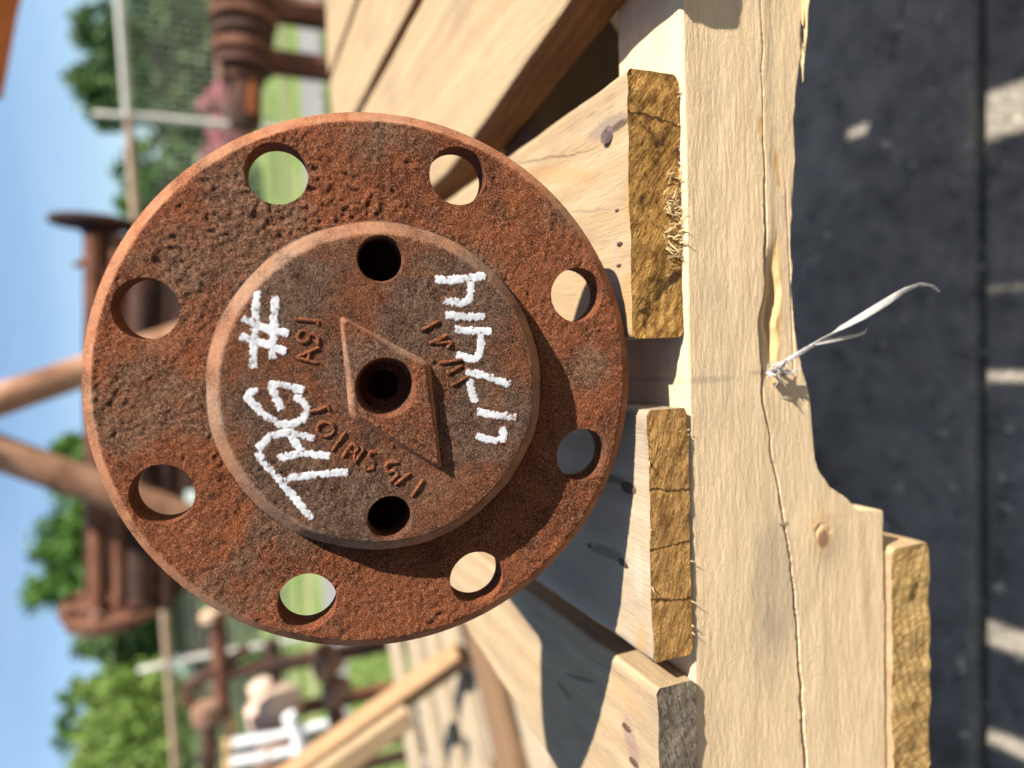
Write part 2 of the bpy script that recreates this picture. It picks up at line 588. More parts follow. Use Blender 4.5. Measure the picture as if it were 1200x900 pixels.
M = Mat('concrete', 0.9, 0.2)
v = M.obj()
n1 = M.noise(v, 5, 6, 0.6); n2 = M.noise(v, 60, 6, 0.7); n3 = M.noise(v, 16, 5, 0.65, 0.5)
c = M.ramp(n1, [(0.3, (0.54, 0.475, 0.37)), (0.7, (0.70, 0.61, 0.48))])
c = M.mix(M.ramp(n3, [(0.46, 0.0), (0.66, 0.6)]), c, (0.42, 0.375, 0.305))
c = M.mix(M.ramp(n2, [(0.35, 0.6), (0.5, 0.0)]), c, (0.33, 0.30, 0.25))
c = M.mix(M.ramp(n2, [(0.58, 0.0), (0.75, 0.5)]), c, (0.42, 0.385, 0.32))
n4 = M.noise(v, 240, 5, 0.75); n5 = M.noise(M.obj(loc=(4, 2, 1)), 2.2, 5, 0.6, 0.6)
c = M.mix(M.ramp(n5, [(0.42, 0.0), (0.62, 0.6)]), c, (0.30, 0.27, 0.22))
n6 = M.noise(M.obj(loc=(1, 5, 3)), 28, 6, 0.7, 0.4)
c = M.mix(M.ramp(n6, [(0.50, 0.0), (0.66, 0.75)]), c, (0.78, 0.69, 0.55))
c = M.mix(M.ramp(n6, [(0.32, 0.7), (0.46, 0.0)]), c, (0.13, 0.12, 0.105))
c = M.mix(M.ramp(n4, [(0.36, 0.7), (0.48, 0.0)]), c, (0.10, 0.095, 0.088))
c = M.mix(M.ramp(n4, [(0.56, 0.0), (0.68, 0.6)]), c, (0.62, 0.57, 0.48))
M.color(c); bb_ = M.bump(n2, 0.012, 0.7); bb_ = M.bump(n3, 0.03, 0.5, bb_); M.bump(n4, 0.004, 0.7, bb_)
CONCRETE = M.m

M = Mat('grass_ground', 0.9, 0.1)
v = M.obj()
n1 = M.noise(v, 1.6, 5, 0.6); n2 = M.noise(v, 30, 5, 0.7)
c = M.ramp(n1, [(0.3, (0.11, 0.175, 0.04)), (0.52, (0.18, 0.235, 0.065)), (0.7, (0.27, 0.29, 0.12))])
c = M.mix(M.ramp(n2, [(0.35, 0.5), (0.55, 0.0)]), c, (0.06, 0.13, 0.02))
M.color(c); M.bump(n2, 0.03, 0.6)
GRASS = M.m
PATH = plain('pale_concrete_path', (0.21, 0.195, 0.18), 0.9, 0.15, 3)
DRY = plain('dry_grass_soil', (0.26, 0.24, 0.12), 0.95, 0.25, 4)

S = 400
sheet('ground', [(-S, -S), (S, -S), (S, S), (-S, S)], GROUND - 0.05, GRASS)
# slab edge a little below the pallet: near slab is a step lower
sheet('concrete_pad', [(-9, -3), (9, -3), (9, 0.463), (-9, 0.456)], GROUND - 0.012, CONCRETE)
MB().box((0, 0.468 + 1.24, GROUND - 0.03), 18, 2.48, 0.06, None, 0.006).build('concrete_slab', CONCRETE)['kind'] = 'structure'
sheet('path', [(-30, 5.1), (30, 5.1), (30, 6.5), (-30, 6.5)], GROUND - 0.044, PATH)
sheet('dirt_strip', [(-30, 7.6), (30, 7.6), (30, 8.2), (-30, 8.2)], GROUND - 0.046, DRY)


# grit, pebbles and wood chips lying on the slab
r = np.random.RandomState(8)
chip_v = []; chip_f = []
for i in range(1600):
    x, y = r.uniform(-.75, .75), r.uniform(.2, 1.1)
    zb_ = GROUND if y > 0.47 else GROUND - 0.012
    sz = 0.0012 + 0.0032 * r.rand() ** 4
    a = r.uniform(0, 6.28); st_ = r.uniform(1, 2.4)
    ca, sa_ = math.cos(a), math.sin(a)
    base = len(chip_v)
    for (u, w_, h_) in ((-1, -1, 0), (1, -1, 0), (1, 1, 0), (-1, 1, 0), (-.6, -.5, 1), (.5, -.6, .8), (.6, .5, 1), (-.5, .6, .7)):
        u = u * sz * st_ * r.uniform(.7, 1.2); w_ = w_ * sz * r.uniform(.7, 1.2)
        chip_v.append((x + u * ca - w_ * sa_, y + u * sa_ + w_ * ca, zb_ + h_ * sz * .8 - 0.0003))
    for f in ((4, 5, 6, 7), (0, 1, 5, 4), (1, 2, 6, 5), (2, 3, 7, 6), (3, 0, 4, 7)):
        chip_f.append(tuple(base + k for k in f))
M = Mat('grit', 0.9, 0.1)
M.color(M.ramp(M.n('ShaderNodeNewGeometry').outputs['Random Per Island'], [(0.0, (0.10, 0.09, 0.08)), (0.4, (0.35, 0.32, 0.28)), (0.75, (0.60, 0.52, 0.40)), (1.0, (0.75, 0.66, 0.5))]))
tag(link('grit', mesh_np('grit', chip_v, chip_f), M.m), 'loose grit and wood chips scattered on the concrete', 'grit', kind='stuff')


# ------------------------------------------------------------------ the pallet
pallet = tag(empty('wooden_pallet', (0, 0, GROUND + 0.4725)),
             'pale wooden pallet with gapped deck boards carrying the rusty flange', 'pallet')
PZ = pallet.location.z


def board(name, x0, x1, y0, y1, ztop, th, mats, seed, xl=None, xr=None, ny=70, rough=0.0006, end_rough=0.0009, bark=None, round_=0.0012):
    """deck board, grain along Y. xl/xr: functions y -> left/right edge"""
    W = x1 - x0
    # profile points around the section (u across 0..1, w depth 0..1)
    nt, ns = 44, 12
    prof = []
    for i in range(nt): prof.append((i / nt, 0.0))
    for i in range(ns): prof.append((1.0, i / ns))
    for i in range(nt): prof.append((1 - i / nt, 1.0))
    for i in range(ns): prof.append((0.0, 1 - i / ns))
    prof = np.array(prof); m = len(prof)
    t = np.linspace(0, 1, ny) ** 1.6
    ys = y0 + (y1 - y0) * t
    XL = np.array([xl(y) if xl else x0 for y in ys]) + 0.0007 * fbm(ys * 60, ys * 0 + seed, 3, seed)
    XR = np.array([xr(y) if xr else x1 for y in ys]) + 0.0007 * fbm(ys * 60, ys * 0 + seed + 5, 3, seed + 3)
    U = prof[:, 0][None, :]; Wd = prof[:, 1][None, :]
    X = XL[:, None] + (XR - XL)[:, None] * U
    Z = np.broadcast_to(ztop - th * Wd, X.shape).copy()
    # rounded arrises
    ex = np.minimum(X - XL[:, None], XR[:, None] - X); ez = np.minimum(ztop - Z, Z - (ztop - th))
    kx = np.clip(1 - ex / round_, 0, 1); kz = np.clip(1 - ez / round_, 0, 1)
    sgnx = np.where(U < 0.5, 1, -1); sgnz = np.where(Wd < 0.5, -1, 1)
    X = X + sgnx * round_ * 0.55 * kz * kx
    Z = Z + sgnz * round_ * 0.55 * kx * kz
    Y = np.broadcast_to(ys[:, None], X.shape).copy()
    Z += rough * fbm(X * 90, Y * 22, 4, seed + 11)
    # rough end: first rows follow ragged saw line
    rag = end_rough * 0.9 * fbm(X * 200, Z * 200, 4, seed + 21)
    Y += rag * (1 - t[:, None]) ** 8
    V = [np.stack([X, Y, Z], -1).reshape(-1, 3)]
    idx = np.arange(ny * m).reshape(ny, m)
    a = idx[:-1]; b = idx[1:]
    q = np.stack([a, np.roll(a, -1, 1), np.roll(b, -1, 1), b], -1).reshape(-1, 4)
    Fc = q.tolist(); 
    side_left = (prof[:, 0] <= 0.001) & (prof[:, 1] > 0)
    mi = np.zeros((ny - 1, m), int)
    if bark is not None: mi[:, side_left] = 2
    mi = mi.reshape(-1).tolist()
    # end caps as grids (nt x ns)
    def cap(row, yb, flip):
        ring = np.stack([X[row], Y[row], Z[row]], -1)
        gu, gw = nt, ns
        base = sum(len(x) for x in V)
        grid = -np.ones((gu + 1, gw + 1), int)
        off = row * m
        for i in range(nt + 1): grid[i, 0] = off + i
        for j in range(ns + 1): grid[gu, j] = off + nt + j
        for i in range(nt + 1): grid[gu - i, gw] = off + nt + ns + i
        for j in range(ns): grid[0, gw - j] = off + (2 * nt + ns + j) % m
        inner = []; k = 0
        for i in range(1, gu):
            for j in range(1, gw):
                grid[i, j] = base + k; k += 1
                ptop = ring[i]; pbot = ring[(2 * nt + ns - i) % m]
                inner.append(ptop + (pbot - ptop) * (j / gw))
        inner = np.array(inner)
        inner[:, 1] += end_rough * (0.7 * fbm(inner[:, 0] * 150, inner[:, 2] * 180, 3, seed + 31) + 0.35 * fbm(inner[:, 0] * 900, inner[:, 2] * 900, 2, seed + 33))
        V.append(inner)
        for i in range(gu):
            for j in range(gw):
                f = (grid[i, j], grid[i + 1, j], grid[i + 1, j + 1], grid[i, j + 1])
                Fc.append(f[::-1] if flip else f)
                mi.append(1)
    cap(0, y0, True)
    cap(ny - 1, y1, False)
    Vall = np.concatenate(V)
    org = np.array([(x0 + x1) / 2, y0, ztop])
    me = mesh_np(name, Vall - org, Fc, mi)
    bmx = bmesh.new(); bmx.from_mesh(me); bmesh.ops.recalc_face_normals(bmx, faces=bmx.faces[:]); bmx.to_mesh(me); bmx.free()
    ml = [mats[0], mats[1]] + ([bark] if bark is not None else [])
    o = link(name, me, ml, pallet, smooth=True)
    me.set_sharp_from_angle(angle=math.radians(50))
    o.location = Vector(org) - Vector((0, 0, PZ))
    return o


def nail(par, x, y, z, r, bent=0.0, mat=None, stretch=1.0):
    """nail head with a dark crushed dent round it, child of its board"""
    b = MB()
    ax = Vector((bent, -0.25, 1)).normalized()
    b.lathe(Vector((x, y, z - 0.0015)), ax, [(0, r * 0.7), (0.0012, r), (0.0020, r), (0.0026, r * 0.75), (0.0028, r * 0.2)], 20)
    if stretch != 1.0:
        b.v = [(x + (p[0] - x) * 0.62, y + (p[1] - y) * stretch, z + (p[2] - z) * 0.35) for p in b.v]
    o = b.build('nail' if stretch == 1.0 else 'knot', mat or NAIL, par, True)
    o.location = -(Vector(par.location) + Vector((0, 0, PZ)))
    return o


Y1 = 0.745
b1 = board('deck_board', 0.004, 0.086, 0.1800, Y1, 0.0, 0.0190, (DECK, END1), 3)
b1['label'] = 'board with golden ragged end and a big nail head'
b2 = board('deck_board', -0.0978, -0.0183, 0.1776, Y1, -0.0030, 0.0152, (DECK, END2), 8)
b3 = board('deck_board', -0.189, -0.1060, 0.1772, 0.60, -0.0038, 0.0148, (DECK, END3), 15,
           xl=lambda y: -0.189 + min(max(y - 0.17, 0), 0.25) * 0.18, xr=lambda y: -0.1060 - 0.006 * (y - 0.17))
b3['label'] = 'leftmost board with grey sawn end'
b0 = board('deck_board', 0.105, 0.205, 0.170, Y1, 0.002, 0.0200, (DECK, END1), 22,
           xl=lambda y: 0.1235 - min(max(y - 0.19, 0), 0.16) * 0.16, xr=lambda y: 0.205 - 0.012 * float(1 - sstep(0.262, 0.285, y)), bark=BARK)
b0['label'] = 'board with brown bark along its left edge'
xs = [(0.2175, 0.294), (0.303, 0.386), (0.388, 0.470), (0.480, 0.562), (0.565, 0.648), (0.651, 0.715), (0.775, 0.858), (0.868, 0.95)]
for i, (xa, xb) in enumerate(xs):
    nxt = xs[i + 1][0] if i + 1 < len(xs) else xb
    cut_r = {0: 0.012, 2: 0.010, 3: 0.016}.get(i, 0.0); cut_l = {0: 0.012, 1: 0.014, 3: 0.012, 4: 0.012}.get(i, 0.0)
    def lwane(y, xa=xa, cut=cut_l): return xa + cut * float(1 - sstep(0.262, 0.285, y))
    def wane(y, cut=cut_r, xb=xb, nxt=nxt, i=i):           # edge shaped to limit sun strips: open at the front end, nearly shut behind
        g = nxt - xb
        xb = xb - cut * float(1 - sstep(0.262, 0.285, y))
        if i == 0 or i == len(xs) - 1: return xb
        if i == 5 and 0.385 < y < 0.44: return nxt - 0.022
        return nxt - 0.0015 - (g - 0.0015) * float(1 - sstep(0.262, 0.29, y))
    board('deck_board', xa, xb, 0.176 + 0.006 * ((i * 7) % 3 - 1), Y1 + 0.004 * ((i * 5) % 3 - 1), 0.0, 0.0185,
          (DECK, END1 if i % 2 else END2), 30 + i, xl=lwane, xr=wane, ny=60, bark=BARK if i in (0,) else None)


def knot(par, px, py, zt, r, col):
    p = on_z(px, py, zt)
    return nail(par, p.x, p.y, zt + 0.0004, r, mat=col)


def marked_deck(name, board_o, marks, light, dark, stain):
    """board wood with stains, shadow marks and hairline splits; marks: (px, py, px2, py2, width m, colour, strength) along picture points on the deck"""
    M = wood(name, 'Y', light, dark, stain, 55, 0.3, 0.5, 0.65)
    c = M.b.inputs['Base Color'].links[0].from_socket
    sep = M.n('ShaderNodeSeparateXYZ'); M.l(M.n('ShaderNodeTexCoord').outputs['Object'], sep.inputs[0])
    wob = M.noise(M.obj(), 90, 5, 0.65); wob2 = M.noise(M.obj(loc=(3, 1, 2)), 300, 4, 0.65)
    org = Vector(board_o.location) + Vector((0, 0, PZ))
    for (x0, y0, x1, y1, w, col, st) in marks:
        a = on_z(x0, y0, org.z) - org; b = on_z(x1, y1, org.z) - org
        d = b - a; L = max(d.length, 1e-5); d /= L
        X = M.math('SUBTRACT', sep.outputs[0], (a.x + b.x) / 2); Y = M.math('SUBTRACT', sep.outputs[1], (a.y + b.y) / 2)
        al = M.math('ADD', M.math('MULTIPLY', X, d.x), M.math('MULTIPLY', Y, d.y))
        ac = M.math('ADD', M.math('MULTIPLY', X, -d.y), M.math('MULTIPLY', Y, d.x))
        ac = M.math('ADD', ac, M.math('MULTIPLY', M.math('SUBTRACT', wob, 0.5), 0.004 if w < 0.001 else w * 0.9))
        q = M.math('ADD', M.math('POWER', M.math('ABSOLUTE', M.math('DIVIDE', al, L / 2 + w)), 2.0), M.math('POWER', M.math('ABSOLUTE', M.math('DIVIDE', ac, w)), 2.0))
        q = M.math('ADD', q, M.math('MULTIPLY', M.math('SUBTRACT', wob2, 0.5), 0.9))
        c = M.mix(M.math('MULTIPLY', M.ramp(q, [(0.35, 1.0), (1.0, 0.0)]), st), c, col)
    M.color(c)
    board_o.data.materials[0] = M.m


DK = (0.075, 0.042, 0.026); GR = (0.22, 0.17, 0.125); OR = (0.42, 0.22, 0.075)
marked_deck('board_wood_nailed', b1, [(735, 135, 690, 160, 0.0035, GR, 0.75), (736, 140, 712, 155, 0.0016, DK, 0.85), (712, 172, 585, 196, 0.00045, DK, 0.7),  # marks by the nail: stain with its shadow painted in
             (700, 207, 610, 204, 0.004, OR, 0.4), (736, 330, 733, 390, 0.004, OR, 0.5), (722, 280, 724, 318, 0.0028, (0.40, 0.25, 0.18), 0.6),
             (735, 245, 640, 250, 0.0006, GR, 0.5), (735, 215, 735, 255, 0.003, OR, 0.35)], (0.43, 0.31, 0.18), (0.32, 0.205, 0.10), (0.24, 0.17, 0.115))
marked_deck('board_wood_weathered', b2, [(735, 565, 690, 555, 0.002, DK, 0.6), (735, 655, 690, 640, 0.0025, DK, 0.5), (752, 740, 752, 770, 0.004, OR, 0.5),
             (748, 640, 750, 700, 0.003, (0.45, 0.38, 0.3), 0.4)], (0.44, 0.345, 0.235), (0.33, 0.23, 0.14), (0.22, 0.18, 0.145))
marked_deck('board_wood_dirty', b3, [(735, 850, 745, 895, 0.0045, (0.25, 0.15, 0.125), 0.65), (742, 800, 690, 770, 0.0005, GR, 0.6), (700, 800, 660, 790, 0.0012, DK, 0.5),
             (668, 820, 655, 800, 0.002, DK, 0.5), (750, 835, 720, 800, 0.004, OR, 0.35)], (0.42, 0.305, 0.18), (0.31, 0.20, 0.10), (0.21, 0.155, 0.115))
KNOT = rust_far('dark_knot', (0.035, 0.02, 0.014), (0.10, 0.055, 0.036), (0.19, 0.10, 0.068), 300)
for par, px, py, zt, r, mt in ((b1, 712, 160, 0.0, 0.0030, NAIL), (b1, 722, 248, 0.0, 0.0008, KNOT), (b1, 725, 287, 0.0, 0.0011, KNOT),
                               (b1, 724, 312, 0.0, 0.0009, KNOT), (b2, 735, 572, -0.0030, 0.0030, KNOT), (b2, 732, 660, -0.0030, 0.0028, KNOT),
                               (b2, 690, 640, -0.0030, 0.0010, NAIL), (b3, 733, 852, -0.0038, 0.0018, KNOT), (b3, 742, 893, -0.0038, 0.0020, KNOT)):
    p = on_z(px, py, zt)
    nail(par, p.x, p.y, zt, r, 0.2, mt, 1.0 if mt is NAIL and r > 0.0025 else 1.5)

# torn fibres hanging from the board ends
FIBRE = plain('pale_torn_fibre', (0.66, 0.48, 0.24), 0.8, 0.2, 300, bump=0)
b = MB()
rng = random.Random(4)
for i in range(150):
    x = rng.gauss(0.040, 0.007) if i < 120 else rng.uniform(0.012, 0.082)
    big = i < 120
    z = -0.0186 + (rng.uniform(0.0, 0.0065) if big else 0.0)
    p = Vector((x, 0.1798, z))
    pts = [p]; d = Vector((rng.uniform(-1, 1), -rng.uniform(0.1, 0.5), -rng.uniform(0.0, 1.0))).normalized()
    L = rng.uniform(0.0008, 0.0034) if big else rng.uniform(0.0006, 0.0018)
    for q in range(4):
        d = (d + 0.5 * Vector((rng.uniform(-.7, .7), rng.uniform(-.3, .25), rng.uniform(-.7, .4)))).normalized()
        pts.append(pts[-1] + d * L / 3)
    r0 = 0.00006 + 0.00026 * rng.random() ** 3
    b.tube(pts, [r0, r0, r0 * .8, r0 * .5, r0 * .15], 5)
sp = b.build('torn_fibres', FIBRE, b1)
sp.location = -(Vector(b1.location) + Vector((0, 0, PZ)))
sp['kind'] = 'stuff'
b = MB()
for i in range(14):
    top = i % 2
    x = rng.uniform(-0.096, -0.019)
    p = Vector((x, 0.1776, -0.0032 if top else -0.0180))
    d = Vector((rng.uniform(-0.5, 0.5), -rng.uniform(0.1, 0.8), rng.uniform(0.1, 0.6) * (1 if top else -1))).normalized()
    L = rng.uniform(0.0006, 0.0024)
    b.tube([p, p + d * L * 0.6, p + d * L], [0.00018, 0.00013, 0.00005], 4)
sp = b.build('torn_fibres', FIBRE, b2)
sp.location = -(Vector(b2.location) + Vector((0, 0, PZ)))
sp['kind'] = 'stuff'


# front stringer: one long profile sweep with notch, crack, gouge and torn lower arris
def stringer_front():
    xs = np.concatenate([np.linspace(-0.195, -0.165, 14)[:-1], np.linspace(-0.165, 0.135, 560), np.linspace(0.135, 0.95, 70)[1:]])
    # lower outline with the lift notch
    ox = np.array([-0.20, -0.0625, -0.0618, -0.0605, -0.0590, -0.0560, -0.0505, -0.0440, -0.0400, -0.030, -0.006, 0.03, 0.115, 0.17, 0.178, 0.182, 0.96])
    oz = np.array([-0.1074, -0.1069, -0.1055, -0.0930, -0.0915, -0.0890, -0.0800, -0.0752, -0.0735, -0.0722, -0.0718, -0.0706, -0.0716, -0.0716, -0.08, -0.1070, -0.1074])
    zb = np.interp(xs, ox, oz) + 0.0006 * fbm(xs * 140, xs * 0, 4, 5)
    zt = -0.0193 + 0.0003 * fbm(xs * 80, xs * 0 + 3, 3, 9) - 0.0004 * np.sin(xs * 9)
    NV = 210
    vv = np.linspace(0, 1, NV)
    X = np.repeat(xs[:, None], NV, 1)
    Z = zt[:, None] + (zb - zt)[:, None] * vv[None, :]
    Y0 = 0.1785
    D = np.zeros_like(X)                       # depth into the wood (+)
    D += 0.00010 * fbm(X * 160, Z * 900, 4, 3) + 0.0005 * fbm(X * 25, Z * 60, 3, 8)
    # saw fuzz
    D += 0.00008 * fbm(X * 310 + Z * 140, Z * 1700 - X * 90, 3, 13)
    # long crack
    cx = np.array([-0.2, -0.1496, -0.1028, -0.0721, -0.0448, -0.027, -0.015, -0.0038, 0.010, 0.0219, 0.0446, 0.0727, 0.1143, 0.3])
    cz = np.array([-0.0680, -0.0669, -0.0638, -0.0605, -0.0553, -0.0519, -0.0500, -0.0505, -0.0512, -0.0530, -0.0528, -0.0521, -0.0523, -0.053])
    cw = np.array([0.0010, 0.0010, 0.0008, 0.0006, 0.0006, 0.0006, 0.0008, 0.0012, 0.0016, 0.0012, 0.0008, 0.0004, 0.00035, 0.0003])
    zc = np.interp(xs, cx, cz) + 0.0009 * fbm(xs * 110, xs * 0 + 1, 4, 31)
    wc = np.interp(xs, cx, cw)
    d = np.abs(Z - zc[:, None]) / wc[:, None]
    d = np.where(Z < zc[:, None], d * 2.6, d * 0.75)      # ragged upper lip, steep lower wall
    D += 0.0060 * np.clip(1 - d, 0, 1) ** 0.6 * np.clip(wc[:, None] / 0.0006, 0.5, 1)
    # lip below the crack sits slightly lower
    D += 0.0006 * sstep(0, 0.006, zc[:, None] - Z) * sstep(-0.03, 0.0, X)
    # gouge where wood was torn out under the crack
    gx = np.exp(-((X - 0.010) / 0.020) ** 4)
    gz = (zc[:, None] - Z)
    gm = gx * sstep(-0.0002, 0.0008, gz) * (1 - sstep(0.0040, 0.0066, gz + 0.0016 * fbm(X * 120, Z * 300, 3, 17)))
    D += 0.0026 * gm + 0.0008 * gm * fbm(X * 90, Z * 1500, 3, 41)
    # torn lower arris (wane)
    dz = Z - zb[:, None]
    wn_ = np.interp(xs, [-0.05, -0.02, 0.0, 0.03, 0.06, 0.085, 0.1, 0.2], [0.0, 0.0012, 0.0060, 0.0085, 0.0062, 0.0040, 0.0015, 0.0015])
    wn_ = wn_ * (1 + 0.35 * fbm(xs * 50, xs * 0 + 7, 3, 3))
    D += 1.15 * np.clip(wn_[:, None] - dz, 0, 1) * (1 + 0.4 * fbm(X * 40, Z * 1400, 3, 77))
    # second hairline crack right of the gouge
    zc2 = np.interp(xs, [-0.02, 0.005, 0.04, 0.07], [-0.0645, -0.0640, -0.0625, -0.0610])
    D += 0.002 * np.clip(1 - np.abs(Z - zc2[:, None]) / 0.0004, 0, 1) * sstep(-0.012, 0.0, X) * (1 - sstep(0.04, 0.06, X))
    # knot bulge
    kr = np.hypot((X + 0.0675), (Z + 0.0752))
    D -= 0.0009 * np.exp(-(kr / 0.008) ** 2) + 0.0
    D += 0.0007 * np.exp(-((kr - 0.0030 - 0.0022 * fbm(X * 200, Z * 200, 2, 66)) / 0.0009) ** 2) * np.clip(0.3 + 1.6 * fbm(X * 260, Z * 260, 2, 6), 0, 1)
    # arris rounding
    D += 0.0012 * np.clip(1 - (zt[:, None] - Z) / 0.0012, 0, 1) ** 2 + 0.0008 * np.clip(1 - dz / 0.0010, 0, 1) ** 2
    Yf = Y0 + D
    TH = 0.036
    nb = 8
    cols = [np.stack([X, Yf, Z], -1)]
    for k in range(1, nb + 1):                 # underside
        y = Yf[:, -1] + (Y0 + TH - Yf[:, -1]) * k / nb
        cols.append(np.stack([xs, y, zb + 0.0006 * fbm(xs * 200, y * 200, 3, 51)], -1)[:, None, :])
    for k in range(1, nb + 1):                 # top, back to front
        y = Y0 + TH + (Yf[:, 0] - (Y0 + TH)) * (k - 1) / nb
        cols.append(np.stack([xs, y, zt + 0.0003 * fbm(xs * 200, y * 300, 3, 61)], -1)[:, None, :])
    P = np.concatenate(cols, 1)
    n, m = P.shape[:2]
    idx = np.arange(n * m).reshape(n, m)
    a = idx[:-1]; b_ = idx[1:]
    Fq = np.stack([a, b_, np.roll(b_, -1, 1), np.roll(a, -1, 1)], -1).reshape(-1, 4).tolist()
    Fq.append(idx[0].tolist()); Fq.append(idx[-1][::-1].tolist())
    me = mesh_np('stringer', P.reshape(-1, 3), Fq)
    bmx = bmesh.new(); bmx.from_mesh(me); bmesh.ops.recalc_face_normals(bmx, faces=bmx.faces[:]); bmx.to_mesh(me); bmx.free()
    o = link('stringer', me, STRINGER, pallet, smooth=True)
    me.set_sharp_from_angle(angle=math.radians(55))
    o.location = (0, 0, -PZ)
    o['label'] = 'front stringer with a long crack and a lift notch'
    # shreds at the torn lower arris
    b = MB(); r = random.Random(9)
    for i in range(9):
        x = 0.088 + r.uniform(0, 0.024)
        z = -0.0705 - r.uniform(0, 0.0015)
        L = r.uniform(0.006, 0.02)
        y = 0.1775 + r.uniform(0, 0.003)
        b.tube([(x, y, z), (x + L * .5, y - r.uniform(0, .001), z - r.uniform(-.0004, .0008)), (x + L, y + .001, z)], [0.0001, 0.00055, 0.0002], 5)
    s = b.build('torn_fibres', FIBRE, o); s['kind'] = 'stuff'
    return o


stringer_front()
SHADED_WOOD = wood('gap_shade_wood', 'X', (0.11, 0.075, 0.045), (0.07, 0.045, 0.028), (0.04, 0.028, 0.02), 16, 0.4, 0.4, 0.5, 0.2).m  # shade of the deck gap put into the second stringer's colour
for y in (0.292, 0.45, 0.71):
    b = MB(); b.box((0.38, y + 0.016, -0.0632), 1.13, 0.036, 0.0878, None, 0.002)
    s = b.build('stringer', STRINGER if y != 0.292 else SHADED_WOOD, pallet); s.location = (0, 0, -PZ)
# bottom boards: the front end of one shows at the left foot of the stringer
bb = board('bottom_board', -0.165, -0.0765, 0.1765, Y1, -0.1078, 0.0205, (DECK, END4), 71, end_rough=0.0016, round_=0.002)
for xa in (0.19, 0.52, 0.86):
    board('bottom_board', xa, xa + 0.088, 0.178, Y1, -0.1078, 0.0195, (DECK, END2), 80 + int(xa * 10), ny=30)

# steel trestle the pallet stands on, set back under it
b = MB()
tr = tag(empty('steel_trestle', (0.35, 0.6, GROUND)), 'rusty steel trestle standing under the back of the wooden pallet', 'trestle')
def trp(name, bld):
    o = bld.build(name, FAR_RUST_DARK, tr); o.location = -tr.location; return o
for x in (-0.12, 0.90):
    trp('leg', MB().beam((x, 0.715, GROUND), (x, 0.715, -0.178), 0.05, 0.05))
trp('leg', MB().beam((0.82, 0.25, GROUND), (0.82, 0.25, -0.178), 0.05, 0.05))
trp('crossbeam', MB().beam((-0.15, 0.715, -0.153), (0.95, 0.715, -0.153), 0.05, 0.048))
trp('crossbeam', MB().beam((0.82, 0.22, -0.153), (0.82, 0.685, -0.153), 0.05, 0.048))


# unseen bin added behind the camera to cut sky light on the flange
bn = tag(empty('sky_block_bin', (-0.3, -1.9, GROUND)), 'unseen dark ribbed steel bin added behind the camera to block sky light', 'light blocker')
def bnp(name, bld):
    o = bld.build(name, FAR_RUST_DARK, bn); o.location = -bn.location
bnp('side_wall', MB().box((-0.3, -1.1, 0.06), 2.9, 0.012, 1.22))
bnp('side_wall', MB().box((-0.3, -2.7, 0.06), 2.9, 0.012, 1.22))
bnp('end_wall', MB().box((-1.744, -1.9, 0.06), 0.012, 1.588, 1.22)); bnp('end_wall', MB().box((1.144, -1.9, 0.06), 0.012, 1.588, 1.22))
bnp('floor', MB().box((-0.3, -1.9, GROUND + 0.08), 2.876, 1.588, 0.02))
bnp('top_rim', MB().box((-0.3, -1.1, 0.70), 3.0, 0.07, 0.06)); bnp('top_rim', MB().box((-0.3, -2.7, 0.70), 3.0, 0.07, 0.06))
for i in range(7):
    bnp('rib', MB().box((-1.6 + i * 0.43, -1.068, 0.055), 0.07, 0.05, 1.2))


# ------------------------------------------------------------------ the flange
FC = Vector((-0.00818, 0.19136, 0.07577))            # centre of the front face
FN = Vector((0.05017, 0.98818, -0.14485)).normalized()   # axis, away from the viewer
FR = FN.cross(Vector((0, 0, 1))).normalized()
FU = FR.cross(FN).normalized()
R_OUT = 0.0763
THICK = 0.0100
HUB_H = 0.0078
HUB_B, HUB_T = 0.0463, 0.0425
RC = 0.0078
fl_root = empty('pipe_flange', FC - FU * R_OUT)
fl_root.rotation_euler = Matrix((FR, FN, FU)).transposed().to_euler()
tag(fl_root, 'rusty round steel flange with eight bolt holes and white chalk number, standing upright', 'flange')
# local axes: x right, y away from viewer, z up the face; z origin at the lowest point of the rim


def to_face(px, py, h=0.0):
    """picture point -> (x, z) on the face plane raised by h"""
    v = ray(px, py)
    c = FC - FN * h
    t = (c - CAM).dot(FN) / v.dot(FN)
    p = CAM + v * t - FC
    return p.dot(FR), p.dot(FU)


